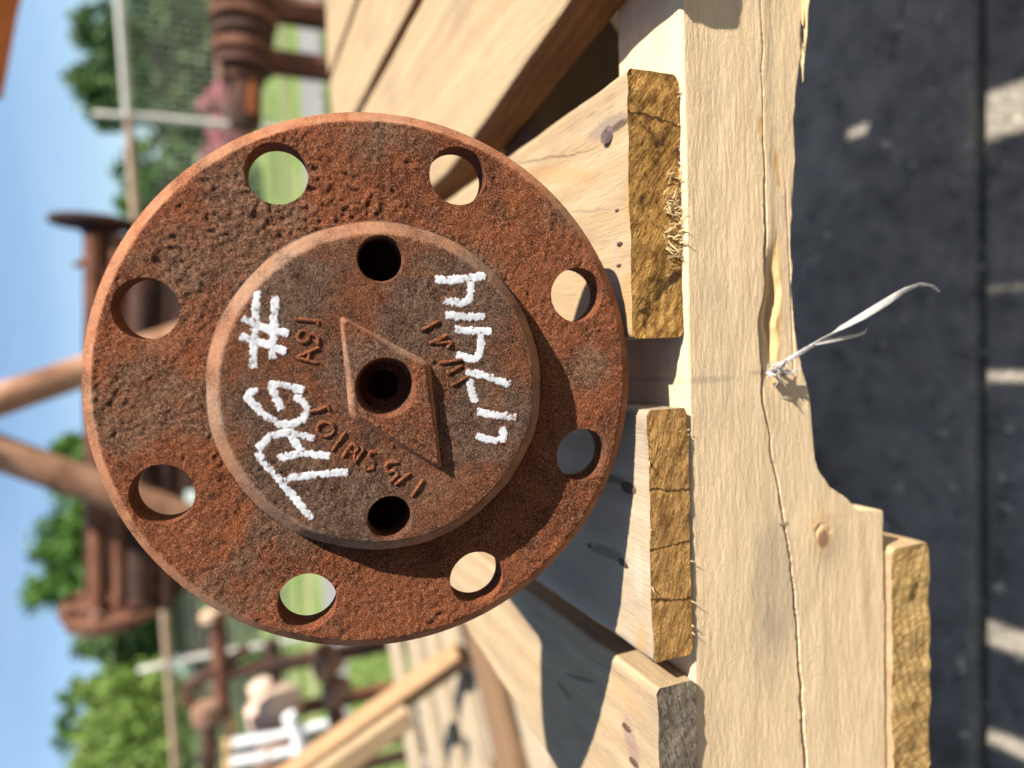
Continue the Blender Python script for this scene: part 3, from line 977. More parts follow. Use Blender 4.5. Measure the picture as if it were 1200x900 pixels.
def plate_h(x, z, fine=1.0):
    """height of the casting in front of the plate's face"""
    r = np.hypot(x, z)
    th = np.arctan2(z, x)
    wob = 0.0006 * fbm(np.cos(th) * 4 + 9, np.sin(th) * 4, 3, 71)
    u = HUB_B + wob - r
    q = sstep(0, HUB_B - HUB_T, u)
    hub = HUB_H * np.interp(u, [0, 0.0007, 0.0039, 0.0046, 0.006], [0, 0.40, 0.93, 0.985, 1.0])
    on = q
    n = 0.00040 * fbm(x * 120, z * 120, 4, 2, 0.55)
    crust = 0.55 * sstep(-0.12, 0.34, fbm(x * 38, z * 38, 3, 44) + 0.16 * sstep(-0.01, 0.04, z) - 0.05)
    lump = np.abs(fbm(x * 300, z * 300, 3, 9))
    n += fine * crust * (0.0010 * (0.55 * fbm(x * 560, z * 560, 4, 9, 0.65) + 1.3 * np.clip(fbm(x * 300, z * 300, 3, 29, 0.6) - 0.22, 0, 0.5)) + 0.0005 * fbm(x * 850, z * 850, 2, 12))
    n += fine * 0.0012 * crust * np.clip(fbm(x * 520, z * 520, 2, 57) - 0.28, 0, 1)
    n += fine * 0.00030 * fbm(x * 900, z * 900, 2, 15)
    pits = np.clip(fbm(x * 420, z * 420, 2, 23) - 0.34, 0, 1)
    n -= fine * 0.0009 * pits
    n *= (1 - 0.45 * on)
    edge = R_OUT - r
    ch = np.clip(1 - edge / 0.0033, 0, 1)
    n *= 1 - 0.75 * sstep(0.0002, 0.0009, u) * (1 - sstep(0.0040, 0.0052, u))
    return hub + n * (1 - 0.8 * sstep(0.0, 0.4, ch)) - 0.0032 * ch


HOLE_R = 0.0081
BC = 0.0637
h0 = to_face(324, 203); ang0 = math.atan2(h0[1], h0[0])
bolt = [(BC * math.cos(ang0 - k * math.pi / 4), BC * math.sin(ang0 - k * math.pi / 4)) for k in range(8)]
BOLT_A = [(ang0 - k * math.pi / 4) for k in range(8)]
small = [to_face(446, 305, HUB_H), to_face(457, 603, HUB_H)]

NT = 1024


def polar_mesh(rings, holes, hf, phase):
    """polar sheet with O-grids round holes. rings: radii; holes: list of (angle, rc, rad, half width in angle steps, ring range).
    returns verts (x, z, h), faces, loops (outer ring, inner ring, hole loops)"""
    NR = len(rings)
    th = phase + 2 * np.pi * np.arange(NT) / NT
    RR, TT = np.meshgrid(rings, th, indexing='ij')
    XY = [np.stack([(RR * np.cos(TT)).ravel(), (RR * np.sin(TT)).ravel()], -1)]
    idx = np.arange(NR * NT).reshape(NR, NT)
    keep = np.ones((NR - 1, NT), bool)
    extra_f = []; loops = []
    base = NR * NT
    for (ang, rc, rad, hw, i0, i1) in holes:
        jc = int(round((ang - phase) / (2 * np.pi / NT)))
        js = [(jc - hw + k) % NT for k in range(2 * hw + 1)]
        for k in range(2 * hw):
            keep[i0:i1, js[k]] = False
        loop = [idx[i0, j] for j in js] + [idx[i, js[-1]] for i in range(i0 + 1, i1 + 1)] + \
               [idx[i1, j] for j in js[-2::-1]] + [idx[i, js[0]] for i in range(i1 - 1, i0, -1)]
        L = XY[0][loop]
        c = np.array([rc * np.cos(ang), rc * np.sin(ang)])
        a = np.arctan2(L[:, 1] - c[1], L[:, 0] - c[0])
        C = c + rad * np.stack([np.cos(a), np.sin(a)], -1)
        K = 9
        prev = loop
        for k in range(1, K + 1):
            f = (k / K) ** 0.8
            V = L * (1 - f) + C * f
            XY.append(V)
            cur = list(range(base, base + len(loop))); base += len(loop)
            n = len(loop)
            for q in range(n):
                q2 = (q + 1) % n
                extra_f.append((prev[q], prev[q2], cur[q2], cur[q]))
            prev = cur
        loops.append((prev, c, rad))
    a = idx[:-1]; b = idx[1:]
    Q = np.stack([a, b, np.roll(b, -1, 1), np.roll(a, -1, 1)], -1)[keep]
    P = np.concatenate(XY)
    h = hf(P[:, 0], P[:, 1])
    return P, h, Q.tolist() + extra_f, idx[-1].tolist(), idx[0].tolist(), loops


def add_attr(me, name, vals):
    at = me.attributes.new(name, 'FLOAT', 'POINT')
    full = np.zeros(len(me.vertices), dtype=np.float32)
    full[:len(vals)] = vals
    at.data.foreach_set('value', full)


def sunlit_edge_grey(x, z):
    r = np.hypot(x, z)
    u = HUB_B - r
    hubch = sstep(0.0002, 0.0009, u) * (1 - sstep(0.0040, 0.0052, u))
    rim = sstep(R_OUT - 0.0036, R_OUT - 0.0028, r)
    sunlit_edge = np.clip(np.maximum(hubch, rim) * (0.8 + 0.8 * fbm(x * 200, z * 200, 3, 19)), 0, 1)  # smoothed chamfers that also get the painted sunlit tint
    g = np.zeros_like(x)
    for (px, py, rad) in ((290, 270, 0.019), (215, 300, 0.013), (170, 470, 0.016), (240, 480, 0.012), (660, 255, 0.012), (280, 690, 0.012), (430, 170, 0.011), (330, 620, 0.010), (690, 430, 0.008),
                          (340, 350, 0.014), (320, 470, 0.012), (520, 350, 0.016), (400, 590, 0.014), (470, 390, 0.010), (420, 430, 0.012), (560, 480, 0.012), (330, 540, 0.014)):
        cx, cz = to_face(px, py)
        g = np.maximum(g, 1.25 * np.exp(-(((x - cx) ** 2 + (z - cz) ** 2) / rad ** 2) ** 1.2))
    g = g + 0.5 * fbm(x * 60, z * 60, 4, 91) - 0.22 * (1 - np.clip(g, 0, 1))
    return sunlit_edge, np.clip(g, -0.4, 1)


def casting(name, rings, holes, phase, wall, mat, back=None, inner_wall=None, hf=plate_h):
    P, h, Fc, outer, inner, loops = polar_mesh(rings, holes, hf, phase)
    V = np.stack([P[:, 0], -h, P[:, 1] + R_OUT], -1).tolist()
    n0 = len(V); front = list(Fc)

    def ring(loop, dy, sc, c):
        base = len(V)
        for i in loop:
            x, y, z = V[i]
            V.append((c[0] + (x - c[0]) * sc, dy, c[1] + (z - R_OUT - c[1]) * sc + R_OUT))
        return list(range(base, base + len(loop)))

    def join(a, b):
        n = len(a)
        for q in range(n):
            q2 = (q + 1) % n
            Fc.append((a[q], a[q2], b[q2], b[q]))
    if back is not None:                        # through holes, rim and back face
        V.extend(np.stack([P[:, 0], np.full(n0, back), P[:, 1] + R_OUT], -1).tolist())
        Fc.extend([tuple(i + n0 for i in reversed(f)) for f in front])
        for lp, c, rad in loops:
            a = ring(lp, 0.0012, 0.985, c); b = ring(lp, back - 0.001, 0.985, c)
            join(lp, a); join(a, b); join(b, [i + n0 for i in lp])
        a = ring(outer, 0.0040, 1.002, (0, 0)); b = ring(outer, back - 0.001, 1.002, (0, 0))
        join(outer, a); join(a, b); join(b, [i + n0 for i in outer])
    else:                                       # blind holes
        for lp, c, rad in loops:
            a = ring(lp, 0.0014 - HUB_H, 0.925, c); b = ring(lp, wall, 0.92, c)
            join(lp, a); join(a, b); Fc.append(tuple(b))
    if inner_wall is not None:
        prev = inner
        for dy, sc, c in inner_wall:
            a = ring(inner, dy, sc, c); join(prev, a); prev = a
        Fc.append(tuple(prev))
    me = mesh_np(name, V, Fc)
    bmx = bmesh.new(); bmx.from_mesh(me); bmesh.ops.recalc_face_normals(bmx, faces=bmx.faces[:]); bmx.to_mesh(me); bmx.free()
    w_, g_ = sunlit_edge_grey(P[:, 0], P[:, 1])
    add_attr(me, 'sunlit_edge', w_); add_attr(me, 'grey', g_)
    o = link(name, me, mat, fl_root, smooth=True)
    me.set_sharp_from_angle(angle=math.radians(48))
    return o


dr = 0.00046
# plate: from the hub's foot out to the rim
rings_p = np.concatenate([np.linspace(HUB_B + 0.0006, BC - 0.0106, 16), np.linspace(BC - 0.0106, BC + 0.0098, 46)[1:], np.linspace(BC + 0.0098, R_OUT, 14)[1:]])
i0 = 15; i1 = 15 + 45
hwp = int(round((0.0104 / BC) / (2 * math.pi / NT)))
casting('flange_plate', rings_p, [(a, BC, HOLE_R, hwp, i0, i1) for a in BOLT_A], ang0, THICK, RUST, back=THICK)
# hub: raised boss with two small holes and the centre bore
SR = 0.0063
rs = 0.0353
rings_h = np.concatenate([np.linspace(0.0092, rs - 0.0078, 42), np.linspace(rs - 0.0078, rs + 0.0070, 34)[1:], np.linspace(rs + 0.0070, HUB_B + 0.0007, 22)[1:]])
a_s = [math.atan2(p[1], p[0]) for p in small]
hws = int(round((0.0078 / rs) / (2 * math.pi / NT)))
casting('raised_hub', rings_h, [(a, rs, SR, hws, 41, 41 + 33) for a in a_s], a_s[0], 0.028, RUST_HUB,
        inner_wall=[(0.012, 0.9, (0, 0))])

# diamond shaped boss round the centre bore
dv = [to_face(px, py, HUB_H + 0.001) for px, py in ((397, 367), (506, 425), (519, 553), (408, 490))]


def diamond():
    n = 400
    # outline by arc length with rounded corners
    pts = []
    for k in range(4):
        a = Vector(dv[k]); b = Vector(dv[(k + 1) % 4])
        for i in range(100): pts.append(a.lerp(b, i / 100))
    pts = np.array([(p.x, p.y) for p in pts])
    for _ in range(40):
        pts = (np.roll(pts, 1, 0) + 2 * pts + np.roll(pts, -1, 0)) / 4
    bc = np.array(to_face(452, 454, HUB_H + 0.001))
    K = 46
    V = []; Fc = []
    a = np.arctan2(pts[:, 1] - bc[1], pts[:, 0] - bc[0])
    rb = 0.0082
    C = bc + rb * np.stack([np.cos(a), np.sin(a)], -1)
    wv_ = []; gv_ = []
    BH = 0.0024
    for k in range(K + 1):
        f = k / K
        q = C * (1 - f) + pts * f
        nz = plate_h(q[:, 0], q[:, 1]) - HUB_H
        d = np.linalg.norm(pts - C, axis=1) * (1 - f)
        e = np.clip(1 - d / 0.0021, 0, 1)
        h = HUB_H + BH * (1 - e) ** 0.8 + nz * 0.9 * (1 - 0.6 * (e > 0)) - 0.0006 * e
        wv_.append(np.clip(e * 2.2, 0, 1) * (0.7 + 0.6 * fbm(q[:, 0] * 200, q[:, 1] * 200, 2, 5))); gv_.append(sunlit_edge_grey(q[:, 0], q[:, 1])[1])  # boss edges take the painted sunlit tint too
        V.append(np.stack([q[:, 0], -h, q[:, 1] + R_OUT], -1))
    n = len(pts)
    for k in range(K):
        for i in range(n):
            j = (i + 1) % n
            Fc.append((k * n + i, k * n + j, (k + 1) * n + j, (k + 1) * n + i))
    # bore: counterbore wall, floor ring, deep pilot hole
    base = (K + 1) * n
    prev = list(range(n))
    steps = [(-HUB_H - BH + 0.0010, rb * 0.965, 0), (-HUB_H - BH + 0.0060, 0.0069, 0), (-HUB_H - BH + 0.0090, 0.0066, 0), (-HUB_H - BH + 0.0096, 0.0042, 0), (0.030, 0.0044, 0)]
    for (dy, r, off) in steps:
        V.append(np.stack([bc[0] + r * np.cos(a), np.full(n, dy), bc[1] + r * np.sin(a) + R_OUT], -1))
        cur = list(range(base, base + n)); base += n
        for i in range(n):
            j = (i + 1) % n
            Fc.append((prev[i], cur[i], cur[j], prev[j]))
        prev = cur
    Fc.append(tuple(prev))
    me = mesh_np('diamond_boss', np.concatenate(V), Fc)
    bmx = bmesh.new(); bmx.from_mesh(me); bmesh.ops.recalc_face_normals(bmx, faces=bmx.faces[:]); bmx.to_mesh(me); bmx.free()
    add_attr(me, 'sunlit_edge', np.concatenate(wv_)); add_attr(me, 'grey', np.concatenate(gv_))
    o = link('diamond_boss', me, RUST_BOSS, fl_root, smooth=True)
    me.set_sharp_from_angle(angle=math.radians(48))


diamond()
# pipe neck behind the plate: the casting leans back on it
MB().lathe((0, THICK + 0.0002, R_OUT), (0, 1, 0), [(0, 0.047), (0.01, 0.045), (0.025, 0.040), (0.065, 0.040), (0.066, 0.036)], 48).build('neck', RUST, fl_root, True)

# cast characters standing a little proud of the hub
def surf(px, py, lift):
    x, z = to_face(px, py, HUB_H)
    h = float(plate_h(np.array([x]), np.array([z]))[0])
    return Vector((x, -(h + lift), z + R_OUT))


def dens(pl, step=2.0):
    out = []
    for (x0, y0), (x1, y1) in zip(pl[:-1], pl[1:]):
        n = max(1, int(math.hypot(x1 - x0, y1 - y0) / step))
        for i in range(n): out.append((x0 + (x1 - x0) * i / n, y0 + (y1 - y0) * i / n))
    out.append(pl[-1])
    return out


def arc(cx, cy, r, a0, a1, n=16, ry=None):
    return [(cx + r * math.cos(math.radians(a0 + (a1 - a0) * i / n)), cy + (ry or r) * math.sin(math.radians(a0 + (a1 - a0) * i / n))) for i in range(n + 1)]


def z1(pts, k=3.6, ox=330, oy=350): return [(ox + x / k, oy + y / k) for x, y in pts]


cast = [
    [z1([(50, 85), (155, 95), (152, 112)])],                                              # 1
    [z1(arc(92, 160, 24, 0, 360)), z1([(112, 150), (140, 150), (156, 168), (152, 195)])],   # 9
    [z1([(62, 248), (160, 205)]), z1([(62, 248), (152, 272)]), z1([(118, 222), (112, 264)])],  # A
    [z1([(115, 478), (160, 470), (195, 452), (202, 470)])],                               # L
    [z1(arc(186, 550, 36, 0, 360, ry=30))],                                               # O
    [z1([(212, 642), (270, 562)])],                                                       # I
    [z1([(256, 668), (300, 606)]), z1([(300, 606), (322, 632), (306, 654), (282, 640)]), z1([(306, 650), (310, 688), (348, 632)])],   # R
    [z1([(400, 650), (376, 645), (366, 668), (390, 690), (384, 716), (356, 722), (346, 700)])],  # S
    [z1([(492, 690), (452, 690), (434, 712), (450, 732), (476, 722), (490, 742), (458, 775)])],  # 5
    [z1([(476, 785), (542, 735)]), z1([(548, 835), (598, 762)])],                          # V
]
def z2(pts): return [(480 + x / 3.75, 300 + y / 3.75) for x, y in pts]
cast += [[z2([(50, 328), (132, 285)])], [z2([(85, 386), (165, 348)]), z2([(165, 348), (110, 384), (186, 378)])],
         [z2([(186, 378), (165, 404)]), z2([(130, 472), (232, 455)])], [z2([(165, 520), (232, 480)]), z2([(165, 520), (172, 500)])],
         [z2([(185, 570), (255, 532)])]]
for strokes in cast:
    b = MB()
    for s in strokes:
        pp = [surf(x, y, 0.0) for x, y in dens(s, 2.0)]
        b.tube(pp, [0.00035] + [0.00054] * (len(pp) - 2) + [0.00035], 8)
    o = b.build('cast_letter', RUST, fl_root, True)
    add_attr(o.data, 'sunlit_edge', np.full(len(o.data.vertices), 0.12)); add_attr(o.data, 'grey', np.full(len(o.data.vertices), -0.3))  # letters get a little of the painted sunlit tint

# white chalk marks
M = Mat('white_chalk', 0.95, 0.1)
v = M.obj()
fn = M.noise(v, 900, 5, 0.75); md = M.noise(v, 260, 4, 0.65)
c = M.ramp(md, [(0.3, (0.48, 0.48, 0.50)), (0.6, (0.68, 0.68, 0.69))])
worn = M.math('ADD', M.math('MULTIPLY', fn, 0.6), M.math('MULTIPLY', md, 0.4))
ae = M.n('ShaderNodeAttribute', attribute_name='edge').outputs['Fac']
worn = M.math('SUBTRACT', worn, M.math('MULTIPLY', M.math('POWER', ae, 3.0), 0.16))
c = M.mix(M.ramp(worn, [(0.385, 1.0), (0.45, 0.0)]), c, (0.15, 0.055, 0.028))
M.color(c)
M.bump(fn, 0.0004, 0.6)
CHALK = M.m


def z3(pts): return [(260 + x / 2.906, 320 + y / 2.906) for x, y in pts]


def ribbon(b, pl, w, seed):
    """stroke of chalk lying on the casting: domed strip with ragged sides"""
    pts = dens(pl, 0.9)
    cs = [surf(x, y, 0.0) for x, y in pts]
    n = len(cs); V = []; Fc = []
    K = 9
    rr = random.Random(seed)
    sd = rr.random() * 100
    for i, p in enumerate(cs):
        t = (cs[min(i + 2, n - 1)] - cs[max(i - 2, 0)])
        t.y = 0; t.normalize()
        nrm = Vector((-t.z, 0, t.x))
        e = min(i, n - 1 - i) / 4.0
        ww = w * (1 if e >= 1 else math.sqrt(max(0.05, 1 - (1 - e) ** 2)))
        for k in range(K + 1):
            f = k / K * 2 - 1
            rag = 1 + 0.45 * float(fbm(np.array([i * 0.42]), np.array([sd + (3 if f > 0 else 0)]), 3, 7)[0])
            q = p + nrm * ww * f * rag
            hh = float(plate_h(np.array([q.x]), np.array([q.z - R_OUT]), 0.25)[0])
            V.append((q.x, -(hh + 0.00014 * (1 - f ** 4) - 0.00002), q.z)); b.edge.append(max(abs(f), 1.15 - e * 0.6))
    for i in range(n - 1):
        for k in range(K):
            Fc.append((i * (K + 1) + k, i * (K + 1) + k + 1, (i + 1) * (K + 1) + k + 1, (i + 1) * (K + 1) + k))
    b.add(V, Fc)


W = 0.00122
chalk = [
    [z3([(120, 55), (112, 190), (105, 330)]), z3([(182, 75), (178, 180), (170, 300)]), z3([(66, 150), (140, 186), (232, 208)]), z3([(58, 213), (140, 238), (222, 270)])],
    [z3([(132, 398), (102, 405), (88, 424), (112, 450), (150, 488), (200, 515), (240, 516), (276, 498), (291, 468), (276, 436), (240, 420)]),
     z3([(285, 403), (225, 385), (165, 378), (186, 425), (207, 472)])],
    [z3([(118, 600), (165, 556), (230, 540), (322, 565)]), z3([(232, 545), (252, 580), (280, 612)]), z3([(182, 632), (235, 622), (285, 612), (372, 626)])],
    [z3([(117, 606), (160, 662), (205, 715), (260, 782), (310, 840)]), z3([(205, 712), (245, 695), (330, 685), (435, 678)])],
    [z2([(105, 102), (175, 106), (260, 98), (342, 85)]), z2([(268, 105), (272, 150), (260, 195), (228, 208), (142, 190)])],
    [z2([(150, 258), (240, 266), (336, 266)])],
    [z2([(192, 322), (280, 330), (366, 332)]), z2([(312, 332), (314, 390), (304, 440), (282, 456), (240, 446), (200, 430)])],
    [z2([(240, 505), (330, 525), (400, 552), (450, 565)]), z2([(258, 532), (272, 590), (292, 650)])],
    [z2([(288, 682), (380, 700), (474, 712)]), z2([(404, 742), (412, 790), (402, 828)]), z2([(288, 785), (335, 804), (398, 815)])],
]
for i, strokes in enumerate(chalk):
    b = MB(); b.edge = []
    for j, s in enumerate(strokes):
        ribbon(b, s, W * (1.0 if i < 4 else 1.05), i * 10 + j)
    o = b.build('chalk_letter', CHALK, fl_root, True)
    add_attr(o.data, 'edge', np.array(b.edge))


# ------------------------------------------------------------------ plastic strap end caught in the crack
M = Mat('clear_plastic', 0.25, 0.6)
M.color((0.66, 0.62, 0.58))
M.b.inputs['Transmission Weight'].default_value = 0.45
M.bump(M.noise(M.obj(), 700, 4, 0.7), 0.001, 0.6)
PLASTIC = M.m
strap = tag(empty('plastic_strap', on_y(905, 436, 0.176)), 'twisted shred of clear plastic strap sticking out of the crack in the pallet', 'strap')
def sp3(px, py, y): return on_y(px, py, y)
def flatstrip(pts, ws, tw):
    b = MB(); V = []; Fc = []
    n = len(pts)
    # resample
    P = []
    for i in range((n - 1) * 6 + 1):
        k = i / 6; i0_ = min(int(k), n - 2); f = k - i0_
        f_ = f
        P.append((pts[i0_].lerp(pts[i0_ + 1], f_), ws[i0_] + (ws[i0_ + 1] - ws[i0_]) * f_, tw[i0_] + (tw[i0_ + 1] - tw[i0_]) * f_))
    m = 10
    for i, (p, w, a) in enumerate(P):
        d = (P[min(i + 3, len(P) - 1)][0] - P[max(i - 3, 0)][0]).normalized()
        u = d.orthogonal().normalized(); v_ = d.cross(u)
        e1 = u * math.cos(a) + v_ * math.sin(a); e2 = d.cross(e1)
        for k in range(m):
            t = 2 * math.pi * k / m
            V.append(p + e1 * math.cos(t) * w + e2 * math.sin(t) * w * (0.35 + 0.12 * math.sin(i * 1.7 + k)))
    for i in range(len(P) - 1):
        for k in range(m):
            k2 = (k + 1) % m
            Fc.append((i * m + k, i * m + k2, (i + 1) * m + k2, (i + 1) * m + k))
    Fc.append(tuple(range(m))); Fc.append(tuple((len(P) - 1) * m + k for k in range(m)))
    return b.add(V, Fc)
main_pts = [sp3(900, 440, 0.1770), sp3(925, 421, 0.1745), sp3(955, 403, 0.171), sp3(985, 385, 0.168), sp3(1012, 370, 0.166), sp3(1040, 353, 0.164),
            sp3(1060, 340, 0.163), sp3(1078, 333, 0.162), sp3(1092, 335, 0.161), sp3(1101, 342, 0.161)]
o = flatstrip(main_pts, [.0013, .0008, .0009, .0015, .0014, .0012, .0010, .0007, .0006, .0004], [0, .5, 1.2, 2.4, 3.0, 3.4, 4.2, 4.6, 5, 5]).build('strand', PLASTIC, strap, True)
o.location = -strap.location
o = flatstrip([sp3(955, 403, 0.1708), sp3(985, 397, 0.1685), sp3(1005, 393, 0.168), sp3(1014, 389, 0.168), sp3(1016, 384, 0.168)], [.0007, .0007, .0006, .0006, .0004], [0, .6, 1, 1.4, 1.8]).build('strand', PLASTIC, strap, True)
o.location = -strap.location
b = MB(); rr = random.Random(3)
c0 = sp3(905, 436, 0.1772)
for i in range(16):
    p = c0 + Vector((rr.uniform(-.003, .003), 0, rr.uniform(-.004, .002)))
    b.tube([p, p + Vector((rr.uniform(-.002, .002), -rr.uniform(.0005, .003), rr.uniform(-.004, .001))), p + Vector((rr.uniform(-.004, .004), -rr.uniform(.0, .004), rr.uniform(-.006, .001)))],
           [0.0004, 0.00035, 0.00015], 5)
o = b.build('frayed_end', PLASTIC, strap, True); o.location = -strap.location; o['kind'] = 'stuff'


# ------------------------------------------------------------------ rusty spool piece on its skid, behind the flange
def part(name, b, mat, par, smooth=True):
    o = b.build(name, mat, par, smooth)
    o.location = -par.location
    return o


SY = 2.05
spool = tag(empty('rusty_spool', on_y(150, 500, SY)), 'rusty steel spool of parallel pipes between two end flanges behind the upright flange', 'pipe spool')
pr = on_y(128, 262, SY); pl = on_y(132, 712, SY)
ax = (pl - pr).normalized()
def fl_at(p, axis, r, t): return [(-t / 2, r * 0.97), (-t / 2 + .004, r), (t / 2 - .004, r), (t / 2, r * 0.97)]
upv = Vector((0, 0, 1))
part('end_flange', MB().lathe(on_y(110, 261, SY), ax, fl_at(0, 0, 0.102, 0.016)), FAR_RUST_DARK, spool)
part('flange_neck', MB().lathe(on_y(116, 263, SY), ax, [(0, 0.055), (0.03, 0.036), (0.10, 0.034)]), FAR_RUST_DARK, spool)
a2 = (ax + Vector((0, 0.14, 0.0))).normalized()
part('end_flange', MB().lathe(on_y(134, 708, SY), a2, fl_at(0, 0, 0.124, 0.024)), FAR_RUST, spool)
part('end_flange', MB().lathe(on_y(124, 722, SY), a2, fl_at(0, 0, 0.085, 0.03)), FAR_RUST_PALE, spool)
for x0, x1, r, mt in ((110, 116, 0.021, FAR_RUST), (137, 140, 0.017, FAR_RUST), (168, 166, 0.034, FAR_RUST_DARK), (196, 194, 0.020, FAR_RUST_DARK)):
    part('pipe', MB().cyl(on_y(x0, 275, SY - 0.05), on_y(x1, 712, SY - 0.05), r), mt, spool)
part('body', MB().beam(on_y(160, 280, SY + 0.09), on_y(160, 700, SY + 0.09), 0.1, 0.24, 0.01), FAR_RUST_DARK, spool)
part('bolt_lug', MB().tube([on_y(113, 302, SY), on_y(96, 308, SY), on_y(86, 312, SY)], [.016, .011, .004]), FAR_RUST, spool)
part('bolt_lug', MB().cyl(on_y(160, 668, SY - 0.06), on_y(182, 662, SY - 0.06), 0.014), FAR_RUST, spool)
fc_ = on_y(131, 708, SY); fu = a2.orthogonal().normalized(); fw = a2.cross(fu)
for k in range(8):
    e = fu * math.cos(k * math.pi / 4 + .2) + fw * math.sin(k * math.pi / 4 + .2)
    part('stud_bolt', MB().cyl(fc_ + e * 0.102 - a2 * 0.03, fc_ + e * 0.102 + a2 * 0.034, 0.011, None, 6), FAR_RUST_PALE if k % 3 else FAR_RUST_DARK, spool)
# pedestal under it, hidden behind the flange
ped = tag(empty('steel_skid', (0, SY + 0.1, GROUND)), 'rusty steel skid carrying the pipe spool behind the upright flange', 'skid')
pc = on_y(200, 480, SY)
zc = pc.z
part('deck_plate', MB().box((-0.02, SY + 0.1, zc - 0.045), 0.62, 0.34, 0.05, None, 0.005), FAR_RUST_DARK, ped)
for sx in (-1, 1):
    for sy in (-1, 1):
        part('leg', MB().beam((-0.02 + sx * 0.26, SY + 0.1 + sy * 0.13, GROUND), (-0.02 + sx * 0.26, SY + 0.1 + sy * 0.13, zc - 0.07), 0.06, 0.06), FAR_RUST, ped)
part('saddle', MB().box((-0.02, SY + 0.1, zc - 0.005), 0.4, 0.16, 0.04, None, 0.004), FAR_RUST_DARK, ped)
BAR_RUST = rust_far('light_brown_rust', (0.16, 0.075, 0.04), (0.30, 0.155, 0.09), (0.42, 0.25, 0.165), 12)  # lighter brown rust for the A-frame bars
# A-frame of two rusty bars standing in front of the spool
af = tag(empty('steel_a_frame', (0, SY - 0.2, zc)), 'two rusty steel bars meeting high above the pipe spool as an A frame', 'a-frame')
for (xa, ya), (xb, yb), w in (((-110, 506), (235, 388), 0.052), ((-110, 492), (235, 614), 0.056)):
    part('bar', MB().cyl(on_y(xa, ya, SY - 0.25), on_y(xb, yb, SY - 0.2), w * 0.70), BAR_RUST, af)
part('apex_pin', MB().cyl(on_y(-95, 499, SY - 0.32), on_y(-95, 499, SY - 0.15), 0.03), FAR_RUST, af)
part('foot_beam', MB().beam(on_y(243, 370, SY - 0.2), on_y(243, 632, SY - 0.2), 0.05, 0.05), FAR_RUST_DARK, af)

# slanting pipe at the far upper right, only its tip in the picture
tip = on_y(-40, 170, 1.3); foot = on_y(560, -2400, 1.3)
lp = tag(empty('leaning_pipe', tip), 'orange rusty pipe slanting across the top right corner of the yard', 'pipe')
part('tube', MB().tube([on_y(-42, 100, 1.35), on_y(-24, 0, 1.35), on_y(200, -900, 1.35), on_y(700, -2300, 1.35)], 0.05, 16), ORANGE_RUST, lp)
part('collar', MB().cyl(on_y(190, -860, 1.35), on_y(205, -920, 1.35), 0.062), FAR_RUST, lp)

# ------------------------------------------------------------------ rusty wellhead on a stand, right
WY = 2.3
wh = tag(empty('rusty_wellhead', on_y(300, 60, WY)), 'dark rusty wellhead assembly on a stand behind the right side of the pallet', 'wellhead')
c1 = on_y(287, 150, WY); c2 = on_y(287, -60, WY); wax = (c2 - c1).normalized()
L = (c2 - c1).length
part('body', MB().lathe(c1, wax, [(0, 0.045), (0.02, 0.05), (L * .3, 0.052), (L * .34, 0.075), (L, 0.075)]), FAR_RUST_DARK, wh)
for y, r in ((92, 0.062), (78, 0.088), (62, 0.095), (42, 0.09), (24, 0.1), (6, 0.095), (-20, 0.09)):
    part('flange_ring', MB().lathe(on_y(286, y, WY), wax, [(-0.014, r * .96), (-0.010, r), (0.010, r), (0.014, r * .96)]), FAR_RUST_DARK if r < .095 else FAR_RUST, wh)
for y in (84, 52, 14):
    part('stud_bolt', MB().cyl(on_y(258, y - 9, WY - .03), on_y(259, y + 9, WY - .03), 0.012), FAR_RUST_PALE if y != 52 else ORANGE_RUST, wh)
part('side_plate', MB().box(on_y(292, 108, WY - 0.04), 0.13, 0.02, 0.035, None, 0.004), ORANGE_RUST, wh)
for y in (3, 68):
    top = on_y(305, y, WY)
    part('leg', MB().beam(top, Vector((top.x, top.y, GROUND)), 0.05, 0.055), FAR_RUST, wh)
    part('leg', MB().beam(top + Vector((0.03, 0.12, 0)), Vector((top.x + .03, top.y + 0.12, GROUND)), 0.05, 0.05), FAR_RUST_DARK, wh)
part('base_rail', MB().beam(Vector((on_y(305, 68, WY).x - .1, WY, GROUND + 0.03)), Vector((on_y(305, 3, WY).x + .3, WY, GROUND + 0.03)), 0.06, 0.06), FAR_RUST_DARK, wh)

# ------------------------------------------------------------------ left: pipe manifolds, valves, white frame, plank
MY = 2.6
mf = tag(empty('pipe_manifold', on_y(258, 800, MY)), 'rusty pipe manifold with angled brace and round valve left of the flange', 'manifold')
part('header_pipe', MB().cyl(on_y(254, 716, MY), on_y(262, 840, MY), 0.027), FAR_RUST, mf)
part('pipe_cap', MB().lathe(on_y(246, 722, MY), (1, 0, 0.1), [(-0.02, 0.02), (-0.012, 0.034), (0.012, 0.034), (0.02, 0.02)]), plain('pale_cap', (0.45, 0.30, 0.20)), mf)
part('brace', MB().tube([on_y(292, 760, MY), on_y(262, 778, MY), on_y(226, 802, MY), on_y(216, 812, MY)], [.022, .022, .026, .02]), FAR_RUST_DARK, mf)
part('valve_body', MB().lathe(on_y(244, 834, MY), (1, 0, 0), [(-.05, .02), (-.035, .05), (-.02, .055), (.02, .055), (.035, .05), (.05, .02)]), FAR_RUST_PALE, mf)
part('valve_stem', MB().cyl(on_y(215, 818, MY), on_y(244, 832, MY), 0.018), FAR_RUST, mf)
part('riser', MB().cyl(on_y(246, 838, MY), on_y(243, 960, MY), 0.026), FAR_RUST_DARK, mf)
part('riser', MB().cyl(on_y(268, 838, MY), on_y(270, 960, MY), 0.024), plain('tan_paint', (0.46, 0.30, 0.14)), mf)
for y in (790, 880, 940):
    t = on_y(262, y, MY)
    part('leg', MB().beam(t, Vector((t.x, t.y, GROUND)), 0.04, 0.04), FAR_RUST_DARK, mf)
